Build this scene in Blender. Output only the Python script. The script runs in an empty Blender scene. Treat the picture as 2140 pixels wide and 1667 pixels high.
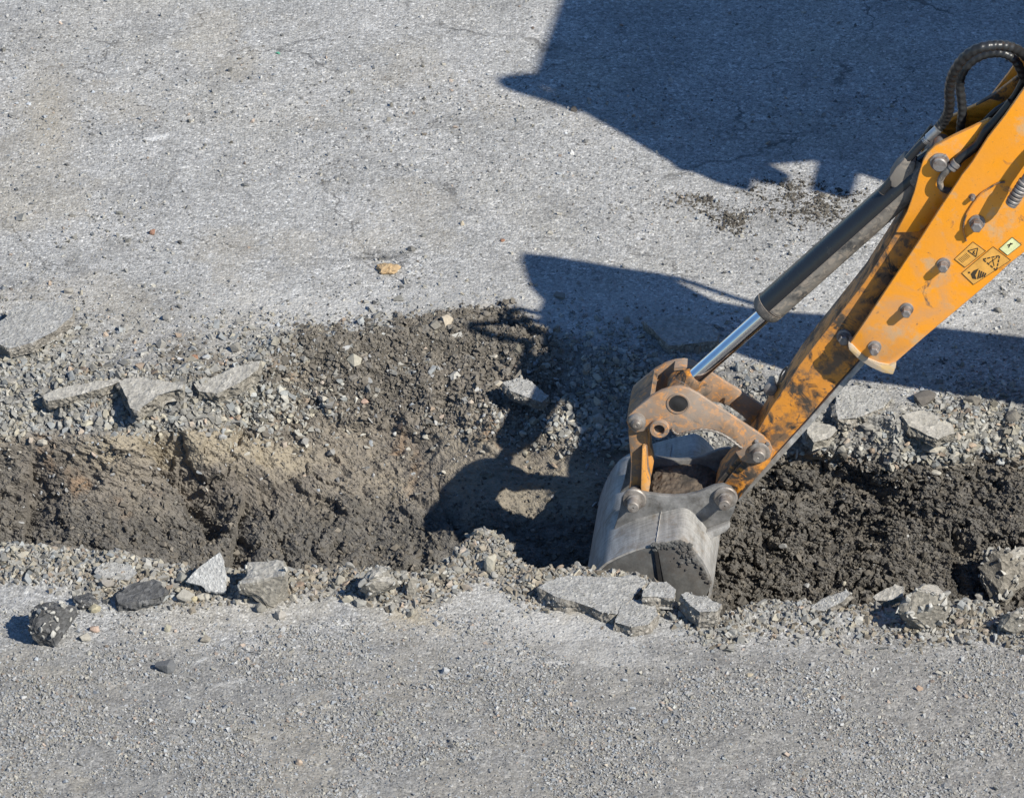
import bpy, bmesh, math, random
import numpy as np
from mathutils import Vector, Matrix, noise as mn

# ------------------------------------------------------------------ camera, world, sun
W0, H0 = 2140.0, 1667.0
TH = math.radians(30.0); DIST = 25.0; PPM = 570.0
CDIR = Vector((0, math.cos(TH), -math.sin(TH))); CUP = Vector((0, math.sin(TH), math.cos(TH))); CRT = Vector((1, 0, 0))
CPOS = -CDIR * DIST; FPX = PPM * DIST
sc = bpy.context.scene; COL = sc.collection
cam = bpy.data.cameras.new('camera'); cam.sensor_width = 36; cam.lens = FPX / W0 * 36
cam.clip_start = 0.5; cam.clip_end = 2000
co = bpy.data.objects.new('camera', cam); COL.objects.link(co); co.location = CPOS
co.rotation_euler = (math.radians(90) - TH, 0, 0); sc.camera = co

SUN = Vector((-0.87, 0.82, -1.0)).normalized()          # direction the light travels
sun_el = math.asin(-SUN.z); to = -SUN
w = bpy.data.worlds.new('World'); sc.world = w; w.use_nodes = True
nt = w.node_tree; bg = nt.nodes['Background']
sky = nt.nodes.new('ShaderNodeTexSky'); sky.sky_type = 'NISHITA'; sky.sun_disc = False
sky.sun_elevation = sun_el; sky.sun_rotation = math.atan2(to.x, to.y)
sky.air_density = 1.0; sky.dust_density = 0.0; sky.ozone_density = 6.0
hs = nt.nodes.new('ShaderNodeHueSaturation'); hs.inputs['Saturation'].default_value = 1.05; hs.inputs['Value'].default_value = 1.0
nt.links.new(sky.outputs[0], hs.inputs['Color']); nt.links.new(hs.outputs[0], bg.inputs[0]); bg.inputs[1].default_value = 0.088
sl = bpy.data.lights.new('sun', 'SUN'); sl.energy = 4.7; sl.angle = math.radians(0.5); sl.color = (1.0, 0.955, 0.85)
so = bpy.data.objects.new('sun', sl); COL.objects.link(so); so.rotation_euler = SUN.to_track_quat('-Z', 'Y').to_euler(); so.location = (10, -10, 15)
sc.view_settings.view_transform = 'Standard'; sc.view_settings.look = 'None'
sc.view_settings.exposure = 0.50; sc.view_settings.gamma = 1.0

# ------------------------------------------------------------------ picture measurements -> places
def ray(px, py): return CDIR * FPX + CRT * (px - W0 / 2) + CUP * (H0 / 2 - py)
def on_z(px, py, z=0.0):
    r = ray(px, py); t = (z - CPOS.z) / r.z; return CPOS + r * t
ARM_N = Vector((0.10, 1.0, 0)).normalized(); ARM_O = Vector((0.7, -0.90, 0))
def on_arm(px, py, k=0.0):
    r = ray(px, py); t = ((ARM_O + ARM_N * k) - CPOS).dot(ARM_N) / r.dot(ARM_N); return CPOS + r * t
def sun_to_arm(px, py, k=0.0):                              # the spot on the arm's plane whose shadow falls on ground at px, py
    g = on_z(px, py); t = ((ARM_O + ARM_N * k) - g).dot(ARM_N) / SUN.dot(ARM_N); return g + SUN * t
def c1(l): return [(1180 + x / 2.977, 720 + y / 2.977) for x, y in l]      # enlarged views -> photo pixels
def c2(l): return [(1740 + x / 4.1675, 60 + y / 4.1675) for x, y in l]
def c3(l): return [(1700 + x / 4.168, 400 + y / 4.168) for x, y in l]

# ------------------------------------------------------------------ numpy noise
def _hash(ix, iy, seed):
    h = (ix.astype(np.int64) * 374761393 + iy.astype(np.int64) * 668265263 + seed * 1442695041) & 0xffffffff
    h = ((h ^ (h >> 13)) * 1274126177) & 0xffffffff
    h = ((h ^ (h >> 16)) * 2246822519) & 0xffffffff
    return ((h ^ (h >> 15)) & 0xffffff) / float(0xffffff)
def vnoise(x, y, seed=0):
    ix = np.floor(x); iy = np.floor(y); fx = x - ix; fy = y - iy
    fx = fx * fx * fx * (fx * (fx * 6 - 15) + 10); fy = fy * fy * fy * (fy * (fy * 6 - 15) + 10)
    a = _hash(ix, iy, seed); b = _hash(ix + 1, iy, seed); c = _hash(ix, iy + 1, seed); d = _hash(ix + 1, iy + 1, seed)
    return (a + (b - a) * fx) * (1 - fy) + (c + (d - c) * fx) * fy - 0.5
def fbm(x, y, sc_, octv, seed=0, gain=0.5, ridged=False):
    r = np.zeros_like(x); a = 1.0; s = sc_; rot = 0.0
    for o in range(octv):
        c, sn = math.cos(rot), math.sin(rot)
        n = vnoise((x * c - y * sn) * s + 17.3 * o, (x * sn + y * c) * s - 9.1 * o, seed + o * 31)
        r += a * ((0.5 - np.abs(n) * 2) if ridged else n * 1.6); a *= gain; s *= 2.03; rot += 0.7
    return r
def cellular(x, y, sc_, seed=0):                             # distance to the nearest jittered point, its random value, border distance
    X = x * sc_; Y = y * sc_; ix = np.floor(X); iy = np.floor(Y)
    f1 = np.full(x.shape, 9.0); f2 = np.full(x.shape, 9.0); cid = np.zeros(x.shape)
    for dx in (-1, 0, 1):
        for dy in (-1, 0, 1):
            jx = ix + dx; jy = iy + dy
            qx = jx + 0.15 + 0.7 * _hash(jx, jy, seed); qy = jy + 0.15 + 0.7 * _hash(jx, jy, seed + 7)
            d = np.hypot(X - qx, Y - qy); c = _hash(jx, jy, seed + 13)
            m = d < f1
            f2 = np.where(m, f1, np.minimum(f2, d)); cid = np.where(m, c, cid); f1 = np.where(m, d, f1)
    return f1, cid, f2 - f1
def sstep(a, b, x):
    t = np.clip((x - a) / (b - a), 0, 1); return t * t * (3 - 2 * t)

# ------------------------------------------------------------------ materials
def mat(name):
    m = bpy.data.materials.new(name); m.use_nodes = True
    n = m.node_tree; b = n.nodes['Principled BSDF']; return m, n, b
def N(n, typ, **kw):
    x = n.nodes.new(typ)
    for k, v in kw.items():
        if k in x.inputs: x.inputs[k].default_value = v
        else: setattr(x, k, v)
    return x
def L(n, a, b): n.links.new(a, b)
def coords(n): return n.nodes.new('ShaderNodeTexCoord').outputs['Object']
def noise_(n, v, scale, detail=4, rough=0.55, dist=0.0):
    t = N(n, 'ShaderNodeTexNoise', Scale=scale, Detail=detail, Roughness=rough, Distortion=dist); L(n, v, t.inputs['Vector']); return t.outputs['Fac']
def ramp(n, fac, stops, interp='LINEAR'):
    r = n.nodes.new('ShaderNodeValToRGB'); r.color_ramp.interpolation = interp; e = r.color_ramp.elements
    while len(e) < len(stops): e.new(0.5)
    for i, (p, c) in enumerate(stops):
        e[i].position = p; e[i].color = (*((c, c, c) if isinstance(c, (int, float)) else c), 1)
    L(n, fac, r.inputs[0]); return r.outputs[0]
def mix(n, fac, a, b, typ='MIX'):
    m = n.nodes.new('ShaderNodeMix'); m.data_type = 'RGBA'; m.blend_type = typ; m.clamp_factor = True
    for si, v in ((0, fac), (6, a), (7, b)):
        s = m.inputs[si]
        if isinstance(v, bpy.types.NodeSocket): L(n, v, s)
        elif si == 0: s.default_value = v
        else: s.default_value = (*((v, v, v) if isinstance(v, (int, float)) else v), 1)
    return m.outputs[2]
def math_(n, op, a, b=0.0):
    m = n.nodes.new('ShaderNodeMath'); m.operation = op
    for s, v in ((m.inputs[0], a), (m.inputs[1], b)):
        if isinstance(v, bpy.types.NodeSocket): L(n, v, s)
        else: s.default_value = v
    return m.outputs[0]
def bump(n, b, h, dist, strength=1.0, prev=None):
    x = n.nodes.new('ShaderNodeBump'); x.inputs['Distance'].default_value = dist; x.inputs['Strength'].default_value = strength
    L(n, h, x.inputs['Height'])
    if prev: L(n, prev, x.inputs['Normal'])
    L(n, x.outputs[0], b.inputs['Normal']); return x.outputs[0]

def ground_material():
    m, n, b = mat('ground'); v = coords(n)
    z = n.nodes.new('ShaderNodeAttribute'); z.attribute_name = 'zone'
    sp = n.nodes.new('ShaderNodeSeparateColor'); L(n, z.outputs['Color'], sp.inputs[0])
    z2 = n.nodes.new('ShaderNodeAttribute'); z2.attribute_name = 'marks'
    s2 = n.nodes.new('ShaderNodeSeparateColor'); L(n, z2.outputs['Color'], s2.inputs[0])
    # worn asphalt: dusty binder with pale and dark chips
    base = ramp(n, noise_(n, v, 2.6, 6, 0.6), [(0.3, (.345, .34, .33)), (0.5, (.40, .393, .38)), (0.72, (.45, .44, .425))])
    base = mix(n, ramp(n, noise_(n, v, 1.1, 4, 0.6), [(0.5, 0.0), (0.72, 0.6)]), base, (.42, .395, .345))
    mp = N(n, 'ShaderNodeMapping'); L(n, v, mp.inputs[0]); mp.inputs['Scale'].default_value = (1, 1, 1)
    vo = N(n, 'ShaderNodeTexVoronoi', Scale=95.0, Randomness=1.0); L(n, mp.outputs[0], vo.inputs['Vector'])
    spc = n.nodes.new('ShaderNodeSeparateColor'); L(n, vo.outputs['Color'], spc.inputs[0])
    chip = ramp(n, spc.outputs[0], [(0.0, .50), (0.35, .86), (0.72, 1.02), (0.92, 1.3), (1.0, 1.75)])
    base = mix(n, 0.75, base, chip, 'MULTIPLY')
    vo2 = N(n, 'ShaderNodeTexVoronoi', Scale=230.0, Randomness=1.0); L(n, mp.outputs[0], vo2.inputs['Vector'])
    sp2 = n.nodes.new('ShaderNodeSeparateColor'); L(n, vo2.outputs['Color'], sp2.inputs[0])
    base = mix(n, 0.5, base, ramp(n, sp2.outputs[1], [(0.0, .45), (0.5, .95), (0.85, 1.2), (1.0, 1.8)]), 'MULTIPLY')
    base = mix(n, ramp(n, noise_(n, v, 38, 3, 0.7), [(0.60, 0.0), (0.74, 0.55)]), base, (.13, .13, .13))
    vp = N(n, 'ShaderNodeTexVoronoi', Scale=62.0, Randomness=1.0); L(n, mp.outputs[0], vp.inputs['Vector'])
    s4 = n.nodes.new('ShaderNodeSeparateColor'); L(n, vp.outputs['Color'], s4.inputs[0])
    pit = mix(n, 1.0, ramp(n, vp.outputs['Distance'], [(0.16, 1.0), (0.30, 0.0)]), ramp(n, s4.outputs[0], [(0.62, 0.0), (0.70, 1.0)]), 'MULTIPLY')
    base = mix(n, math_(n, 'MULTIPLY', pit, 0.6), base, (.10, .10, .10))
    fl = mix(n, 1.0, ramp(n, vp.outputs['Distance'], [(0.22, 1.0), (0.30, 0.0)]), ramp(n, s4.outputs[1], [(0.84, 0.0), (0.9, 1.0)]), 'MULTIPLY')
    base = mix(n, math_(n, 'MULTIPLY', fl, 0.45), base, (.66, .65, .63))
    # loose gravel and dust
    grav = mix(n, 0.6, ramp(n, noise_(n, v, 9, 6, 0.65), [(0.3, (.15, .145, .14)), (0.7, (.30, .29, .27))]), chip, 'MULTIPLY')
    # soil of the trench face
    so1 = ramp(n, noise_(n, v, 4.0, 7, 0.62), [(0.28, (.12, .106, .093)), (0.48, (.198, .176, .150)), (0.66, (.275, .240, .192))])
    so1 = mix(n, ramp(n, noise_(n, v, 5.5, 3, 0.5, 0.6), [(0.6, 0.0), (0.72, 0.6)]), so1, (.29, .19, .115))
    so1 = mix(n, 0.7, so1, ramp(n, noise_(n, v, 60, 4, 0.7), [(0.25, .6), (0.6, 1.1), (0.8, 1.5)]), 'MULTIPLY')
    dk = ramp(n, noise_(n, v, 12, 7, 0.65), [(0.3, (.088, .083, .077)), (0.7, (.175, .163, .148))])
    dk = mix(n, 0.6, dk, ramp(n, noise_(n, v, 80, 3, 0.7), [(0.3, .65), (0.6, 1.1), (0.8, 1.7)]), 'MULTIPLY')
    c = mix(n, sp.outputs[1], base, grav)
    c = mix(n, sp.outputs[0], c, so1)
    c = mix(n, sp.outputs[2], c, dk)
    c = mix(n, s2.outputs[0], c, (.62, .61, .59))        # chalky scrapes
    wv = n.nodes.new('ShaderNodeVectorMath'); wv.operation = 'MULTIPLY_ADD'
    nz = N(n, 'ShaderNodeTexNoise', Scale=5.0, Detail=6, Roughness=0.6); L(n, v, nz.inputs['Vector'])
    L(n, nz.outputs['Color'], wv.inputs[0]); wv.inputs[1].default_value = (.35, .35, 0); L(n, v, wv.inputs[2])
    ve = N(n, 'ShaderNodeTexVoronoi', Scale=1.25); ve.feature = 'DISTANCE_TO_EDGE'; L(n, wv.outputs[0], ve.inputs['Vector'])
    ck = ramp(n, ve.outputs['Distance'], [(0.0, 1.0), (0.004, 0.8), (0.0085, 0.0)])
    ck = mix(n, 1.0, ck, ramp(n, noise_(n, v, 2.4, 5, .65), [(0.46, 0.0), (0.56, 1.0)]), 'MULTIPLY')
    ck = mix(n, 1.0, ck, s2.outputs[1], 'MULTIPLY')
    c = mix(n, math_(n, 'MULTIPLY', ck, 0.75), c, (.08, .078, .076))
    c = mix(n, s2.outputs[2], c, (.36, .31, .23))        # tan dust
    L(n, c, b.inputs['Base Color']); b.inputs['Roughness'].default_value = 0.93; b.inputs['Specular IOR Level'].default_value = 0.2
    h = math_(n, 'ADD', noise_(n, v, 150, 5, 0.75), math_(n, 'MULTIPLY', vo.outputs['Distance'], -0.8))
    h2 = noise_(n, v, 45, 6, 0.7)
    p = bump(n, b, h2, 0.008, 0.4)
    bump(n, b, h, 0.0045, 0.8, p)
    return m
def stone_material(name, lo, hi, tone=True, spots=0.4, dist=0.0009):
    m, n, b = mat(name); v = coords(n)
    c = mix(n, noise_(n, v, 22, 5, 0.65), lo, hi)
    c = mix(n, spots, c, ramp(n, noise_(n, v, 110, 4, 0.7), [(0.3, .55), (0.55, 1.0), (0.75, 1.6)]), 'MULTIPLY')
    if tone:
        a = n.nodes.new('ShaderNodeAttribute'); a.attribute_name = 'tone'
        c = mix(n, 1.0, c, a.outputs['Color'], 'MULTIPLY')
    L(n, c, b.inputs['Base Color']); b.inputs['Roughness'].default_value = 0.9; b.inputs['Specular IOR Level'].default_value = 0.25
    bump(n, b, noise_(n, v, 110, 5, 0.7), dist, 0.6)
    return m
def chunk_material(name, lo, hi, chips=1.0, cscale=75.0, top=None):
    m, n, b = mat(name); v = coords(n)
    c = mix(n, noise_(n, v, 14, 5, 0.65), lo, hi)
    vo = N(n, 'ShaderNodeTexVoronoi', Scale=cscale); L(n, v, vo.inputs['Vector'])
    s = n.nodes.new('ShaderNodeSeparateColor'); L(n, vo.outputs['Color'], s.inputs[0])
    c = mix(n, 0.7 * chips, c, ramp(n, s.outputs[0], [(0, .55), (.5, .95), (.85, 1.25), (1, 1.8)]), 'MULTIPLY')
    if top:                                                  # worn, dusty upper face over the darker broken layers
        ge = n.nodes.new('ShaderNodeNewGeometry'); sx = n.nodes.new('ShaderNodeSeparateXYZ'); L(n, ge.outputs['True Normal'], sx.inputs[0])
        f = math_(n, 'ADD', sx.outputs[2], math_(n, 'MULTIPLY', noise_(n, v, 30, 4, .6), .3))
        c = mix(n, ramp(n, f, [(0.80, 0.0), (0.98, 1.0)]), c, mix(n, 0.55, top, ramp(n, s.outputs[1], [(0, .5), (.5, .95), (.9, 1.2), (1, 1.6)]), 'MULTIPLY'))
    L(n, c, b.inputs['Base Color']); b.inputs['Roughness'].default_value = 0.92; b.inputs['Specular IOR Level'].default_value = 0.25
    p = bump(n, b, noise_(n, v, 40, 6, 0.75), 0.012, 0.8)
    bump(n, b, vo.outputs['Distance'], 0.004, 0.7, p)
    return m
def paint_material(name, paint, wear, rust, grease, wear_lo=0.5, grease_lo=0.62, rough=0.42, scale=9.0, dust=0.0, dustcol=(.36, .30, .24), low=None, edge=(.16, .13, .11)):
    m, n, b = mat(name); v = coords(n)
    c = mix(n, noise_(n, v, 3, 4, 0.6), paint, tuple(x * 0.88 for x in paint))
    w1 = ramp(n, noise_(n, v, scale, 8, 0.68), [(wear_lo, 0.0), (wear_lo + 0.13, 1.0)])
    c = mix(n, w1, c, wear)
    c = mix(n, ramp(n, noise_(n, v, scale * 2.7, 7, 0.7, 0.8), [(wear_lo + .09, 0.0), (wear_lo + 0.17, 1.0)]), c, rust)
    c = mix(n, ramp(n, noise_(n, v, scale * 0.8, 6, 0.66, 1.2), [(grease_lo, 0.0), (grease_lo + 0.09, 1.0)]), c, grease)
    c = mix(n, ramp(n, noise_(n, v, 75, 4, 0.7), [(0.66, 0.0), (0.72, 0.7)]), c, grease)
    if dust: c = mix(n, ramp(n, noise_(n, v, 6, 6, 0.65), [(0.35, 0.0), (0.7, dust)]), c, dustcol)
    if low:                                                  # the scuffed lower end of the beam, where it meets the spoil
        sx = n.nodes.new('ShaderNodeSeparateXYZ'); L(n, v, sx.inputs[0])
        mr = N(n, 'ShaderNodeMapRange'); L(n, sx.outputs[2], mr.inputs[0]); mr.inputs[1].default_value = low[0]; mr.inputs[2].default_value = low[1]; mr.inputs[3].default_value = 0.0; mr.inputs[4].default_value = 0.30
        f = math_(n, 'ADD', noise_(n, v, 7, 8, 0.7, .5), mr.outputs[0])
        c = mix(n, ramp(n, f, [(0.60, 0.0), (0.80, 0.5)]), c, (.42, .29, .20))
    bv = n.nodes.new('ShaderNodeBevel'); bv.samples = 6; bv.inputs['Radius'].default_value = 0.007
    ge = n.nodes.new('ShaderNodeNewGeometry'); dt = n.nodes.new('ShaderNodeVectorMath'); dt.operation = 'DOT_PRODUCT'
    L(n, bv.outputs[0], dt.inputs[0]); L(n, ge.outputs['Normal'], dt.inputs[1])
    em = math_(n, 'ADD', math_(n, 'MULTIPLY', math_(n, 'SUBTRACT', 1.0, dt.outputs['Value']), 5.0), math_(n, 'SUBTRACT', noise_(n, v, 26, 6, .7), 0.62))
    c = mix(n, ramp(n, em, [(0.05, 0.0), (0.18, 0.85)]), c, edge)
    L(n, c, b.inputs['Base Color'])
    L(n, ramp(n, w1, [(0, rough), (1, 0.8)]), b.inputs['Roughness'])
    bump(n, b, noise_(n, v, 60, 6, 0.7), 0.0015, 0.5)
    return m
def steel_material(name, lo, hi, rough=0.6, metal=0.25, dirt=(.12, .1, .085), dlo=0.56, streak=True):
    m, n, b = mat(name); v = coords(n)
    mp = N(n, 'ShaderNodeMapping'); L(n, v, mp.inputs[0]); mp.inputs['Scale'].default_value = (4, 0.6, 4) if streak else (2, 2, 2)
    c = mix(n, ramp(n, noise_(n, mp.outputs[0], 9, 7, 0.65), [(0.32, 0.0), (0.68, 1.0)]), lo, hi)
    c = mix(n, ramp(n, noise_(n, v, 11, 7, 0.68), [(dlo, 0.0), (dlo + 0.14, 0.9)]), c, dirt)
    m2 = N(n, 'ShaderNodeMapping'); L(n, v, m2.inputs[0]); m2.inputs['Scale'].default_value = (2.5, 50, 2.5) if streak else (8, 8, 8)
    c = mix(n, 0.55, c, ramp(n, noise_(n, m2.outputs[0], 3, 6, 0.7), [(0.32, .62), (0.5, 1.0), (0.66, 1.45)]), 'MULTIPLY')
    c = mix(n, ramp(n, noise_(n, v, 5, 7, 0.7, .8), [(0.54, 0.0), (0.64, 0.55)]), c, dirt)
    c = mix(n, 0.45, c, ramp(n, noise_(n, v, 120, 4, 0.7), [(0.3, .7), (0.6, 1.1), (0.75, 1.45)]), 'MULTIPLY')
    L(n, c, b.inputs['Base Color']); b.inputs['Roughness'].default_value = rough; b.inputs['Metallic'].default_value = metal
    bump(n, b, noise_(n, v, 45, 6, 0.7), 0.002, 0.6)
    return m
def plain_material(name, col, rough=0.5, metal=0.0, var=0.25):
    m, n, b = mat(name); v = coords(n)
    c = mix(n, ramp(n, noise_(n, v, 30, 5, 0.65), [(0.3, 0.0), (0.7, 1.0)]), tuple(x * (1 - var) for x in col), tuple(min(1, x * (1 + var)) for x in col))
    L(n, c, b.inputs['Base Color']); b.inputs['Roughness'].default_value = rough; b.inputs['Metallic'].default_value = metal
    return m

M = {
 'ground': ground_material(),
 'gravel': stone_material('gravel stones', (.28, .278, .275), (.40, .395, .385)),
 'clod': stone_material('soil clods', (.078, .072, .065), (.15, .138, .122), dist=0.002),
 'rock': stone_material('rock', (.24, .235, .225), (.36, .345, .32), dist=.0022),
 'slab': chunk_material('asphalt slab', (.17, .155, .135), (.30, .275, .24), 1.0, 90, (.35, .342, .325)),
 'slab_pale': chunk_material('pale slab', (.34, .335, .325), (.46, .455, .44), 0.65, 120),
 'slab_dark': chunk_material('bitumen slab', (.05, .052, .056), (.15, .145, .14)),
 'chunk': chunk_material('concrete chunk', (.18, .165, .14), (.30, .275, .235), 0.8, 80, (.36, .34, .305)),
 'orange': paint_material('orange paint', (.91, .34, .010), (.60, .36, .16), (.30, .13, .05), (.10, .07, .05), 0.545, 0.625, 0.38, 9.0, 0.16, low=(1.35, .65)),
 'orange_low': paint_material('dusty orange paint', (.80, .34, .04), (.52, .36, .22), (.25, .12, .05), (.12, .08, .05), 0.50, 0.70, 0.5, 7.0, 0.35),
 'worn': paint_material('worn orange paint', (.74, .28, .022), (.15, .09, .05), (.11, .065, .035), (.02, .018, .016), 0.47, 0.485, 0.5, 10.0, 0.35, (.22, .16, .11)),
 'link': paint_material('link paint', (.34, .18, .08), (.21, .15, .11), (.60, .24, .04), (.045, .035, .028), 0.42, 0.60, 0.55, 13.0, 0.95, (.34, .275, .22)),
 'bucket': steel_material('bucket steel', (.22, .212, .20), (.42, .405, .385), 0.6, 0.1, (.20, .16, .12), 0.56),
 'ear': steel_material('ear steel', (.10, .097, .092), (.24, .23, .22), 0.6, 0.15, (.07, .06, .05), 0.55, False),
 'lever': paint_material('worn lever paint', (.26, .14, .06), (.15, .11, .08), (.42, .19, .05), (.04, .032, .026), 0.42, 0.56, 0.55, 12.0, 0.5, (.22, .17, .13)),
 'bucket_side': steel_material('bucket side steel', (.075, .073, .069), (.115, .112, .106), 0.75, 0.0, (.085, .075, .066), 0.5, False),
 'pin': steel_material('pin steel', (.17, .145, .125), (.34, .31, .28), 0.5, 0.3, (.10, .075, .06), 0.52, False),
 'bolt': steel_material('bolt steel', (.16, .15, .145), (.30, .28, .27), 0.5, 0.35, (.12, .07, .045), 0.55, False),
 'black': paint_material('black barrel paint', (.020, .022, .026), (.05, .048, .046), (.10, .085, .07), (.012, .012, .014), 0.60, 0.7, 0.20, 8.0, 0.0),
 'black_dusty': paint_material('dusty barrel paint', (.045, .045, .047), (.15, .14, .125), (.26, .22, .18), (.02, .02, .022), 0.42, 0.58, 0.5, 14.0, 0.8, (.24, .21, .18)),
 'rubber': plain_material('hose rubber', (.02, .021, .023), 0.36, 0.0, 0.35),
 'grease': plain_material('black grease', (.018, .017, .017), 0.6, 0.0, 0.4),
 'fitting': plain_material('zinc fitting', (.42, .43, .45), 0.35, 0.8, 0.2),
 'decal': plain_material('warning decal', (.66, .34, .07), 0.5, 0.0, 0.18),
 'decal_ink': plain_material('decal ink', (.05, .035, .02), 0.6, 0.0, 0.3),
 'decal_pale': plain_material('pale label', (.66, .68, .36), 0.45, 0.0, 0.25),
 'glass': plain_material('tinted cab glass', (.02, .025, .03), 0.05, 0.0, 0.1),
 'tyre': plain_material('tyre', (.03, .03, .03), 0.85, 0.0, 0.2),
 'rim': paint_material('scuffed rim', (.52, .42, .32), (.60, .40, .16), (.30, .2, .12), (.2, .16, .12), 0.5, 0.66, 0.6, 14.0, 0.3),
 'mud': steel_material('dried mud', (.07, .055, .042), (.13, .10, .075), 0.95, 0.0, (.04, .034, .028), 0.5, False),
 'yellow': plain_material('machine paint', (.80, .36, .03), 0.4, 0.0, 0.06),
}
def chrome():
    m, n, b = mat('chrome rod'); v = coords(n)
    c = mix(n, noise_(n, v, 30, 4), (.62, .64, .67), (.80, .81, .83)); L(n, c, b.inputs['Base Color'])
    b.inputs['Metallic'].default_value = 1.0; b.inputs['Roughness'].default_value = 0.10
    return m
M['chrome'] = chrome()

# ------------------------------------------------------------------ object helpers
def tag(o, label, cat, group=None):
    o['label'] = label; o['category'] = cat
    if group: o['group'] = group
def link_mesh(name, me, m, parent=None, loc=None):
    o = bpy.data.objects.new(name, me); COL.objects.link(o)
    if m: me.materials.append(m)
    if loc is not None: o.location = loc
    if parent:
        o.parent = parent; o.matrix_parent_inverse = Matrix.Translation(-Vector(parent['base'])) if 'base' in parent else Matrix.Identity(4)
    return o
def from_bm(name, bm, m, parent=None, smooth=None):
    bmesh.ops.recalc_face_normals(bm, faces=bm.faces[:])
    me = bpy.data.meshes.new(name)
    bm.to_mesh(me); bm.free()
    if smooth is not None:
        me.shade_smooth()
        try: me.set_sharp_from_angle(angle=math.radians(smooth))
        except Exception: pass
    return link_mesh(name, me, m, parent)
def add_prism(bm, front, d):                                 # front: world points; d: extrusion vector
    a = [bm.verts.new(p) for p in front]; b = [bm.verts.new(p + d) for p in front]
    fs = [bm.faces.new(a), bm.faces.new(b[::-1])]
    n = len(a)
    for i in range(n): fs.append(bm.faces.new((a[i], b[i], b[(i + 1) % n], a[(i + 1) % n])))
    return fs
def bevel_all(bm, r, ang=35):
    bmesh.ops.recalc_face_normals(bm, faces=bm.faces[:])
    es = [e for e in bm.edges if len(e.link_faces) == 2 and e.calc_face_angle(0) > math.radians(ang)]
    try: bmesh.ops.bevel(bm, geom=es, offset=r, segments=2, affect='EDGES', profile=0.5, clamp_overlap=True)
    except Exception: pass
def plate(name, pts, k0, k1, m, parent, bev=0.0025, kref=None):  # outline on the arm's plane at depth kref, solid from k0 to k1
    kr = k0 if kref is None else kref
    front = [on_arm(x, y, kr) + ARM_N * (k0 - kr) for x, y in pts]
    bm = bmesh.new(); add_prism(bm, front, ARM_N * (k1 - k0))
    if bev: bevel_all(bm, bev)
    return from_bm(name, bm, m, parent, 35)
def frame_of(ax):
    ax = ax.normalized(); t = Vector((0, 0, 1)) if abs(ax.z) < 0.9 else Vector((1, 0, 0))
    u = ax.cross(t).normalized(); return u, ax.cross(u).normalized(), ax
def add_lathe(bm, p, ax, prof, seg=32, hexa=False):          # prof: (distance along the axis, radius)
    u, v, a = frame_of(ax); rings = []
    seg = 6 if hexa else seg
    for s, r in prof:
        rings.append([bm.verts.new(p + a * s + (u * math.cos(2 * math.pi * i / seg) + v * math.sin(2 * math.pi * i / seg)) * r) for i in range(seg)])
    for A, B in zip(rings, rings[1:]):
        for i in range(seg): bm.faces.new((A[i], A[(i + 1) % seg], B[(i + 1) % seg], B[i]))
    if prof[0][1] > 1e-5: bm.faces.new(rings[0][::-1])
    if prof[-1][1] > 1e-5: bm.faces.new(rings[-1])
def catmull(pts, n=10):
    P = [pts[0] * 2 - pts[1]] + list(pts) + [pts[-1] * 2 - pts[-2]]; out = []
    for i in range(1, len(P) - 2):
        for j in range(n):
            t = j / n; a, b, c, d = P[i - 1], P[i], P[i + 1], P[i + 2]
            out.append(0.5 * ((2 * b) + (c - a) * t + (2 * a - 5 * b + 4 * c - d) * t * t + (3 * b - a - 3 * c + d) * t ** 3))
    out.append(P[-2]); return out
def add_tube(bm, pts, r, seg=14, rib=0.0, step=10):
    path = catmull(pts, step); prev = None; rings = []; u = None
    for i, p in enumerate(path):
        t = (path[min(i + 1, len(path) - 1)] - path[max(i - 1, 0)]).normalized()
        u = (t.cross(Vector((0, 1, 0.13)))).normalized() if u is None else (u - t * u.dot(t)).normalized()
        v = t.cross(u); ring = []
        for k in range(seg):
            a = 2 * math.pi * k / seg
            rr = r * (1 + rib * math.sin(i * 1.3 + a))
            ring.append(bm.verts.new(p + (u * math.cos(a) + v * math.sin(a)) * rr))
        rings.append(ring)
    for A, B in zip(rings, rings[1:]):
        for k in range(seg): bm.faces.new((A[k], A[(k + 1) % seg], B[(k + 1) % seg], B[k]))
    bm.faces.new(rings[0][::-1]); bm.faces.new(rings[-1])
def numpy_mesh(name, V, F, m, smooth=False, attrs=None):     # F: (n, k) faces of equal size
    me = bpy.data.meshes.new(name); nv = len(V); nf, k = F.shape
    me.vertices.add(nv); me.vertices.foreach_set('co', np.ascontiguousarray(V, dtype=np.float32).ravel())
    me.loops.add(nf * k); me.loops.foreach_set('vertex_index', np.ascontiguousarray(F, dtype=np.int32).ravel())
    me.polygons.add(nf); me.polygons.foreach_set('loop_start', np.arange(0, nf * k, k, dtype=np.int32))
    me.polygons.foreach_set('use_smooth', (np.ones(nf) * smooth).astype(bool) if not isinstance(smooth, np.ndarray) else smooth)
    me.update(calc_edges=True)
    for an, arr in (attrs or {}).items():
        at = me.color_attributes.new(an, 'FLOAT_COLOR', 'POINT')
        c = np.ones((nv, 4), dtype=np.float32); c[:, :3] = arr; at.data.foreach_set('color', c.ravel())
    return link_mesh(name, me, m)

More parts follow.
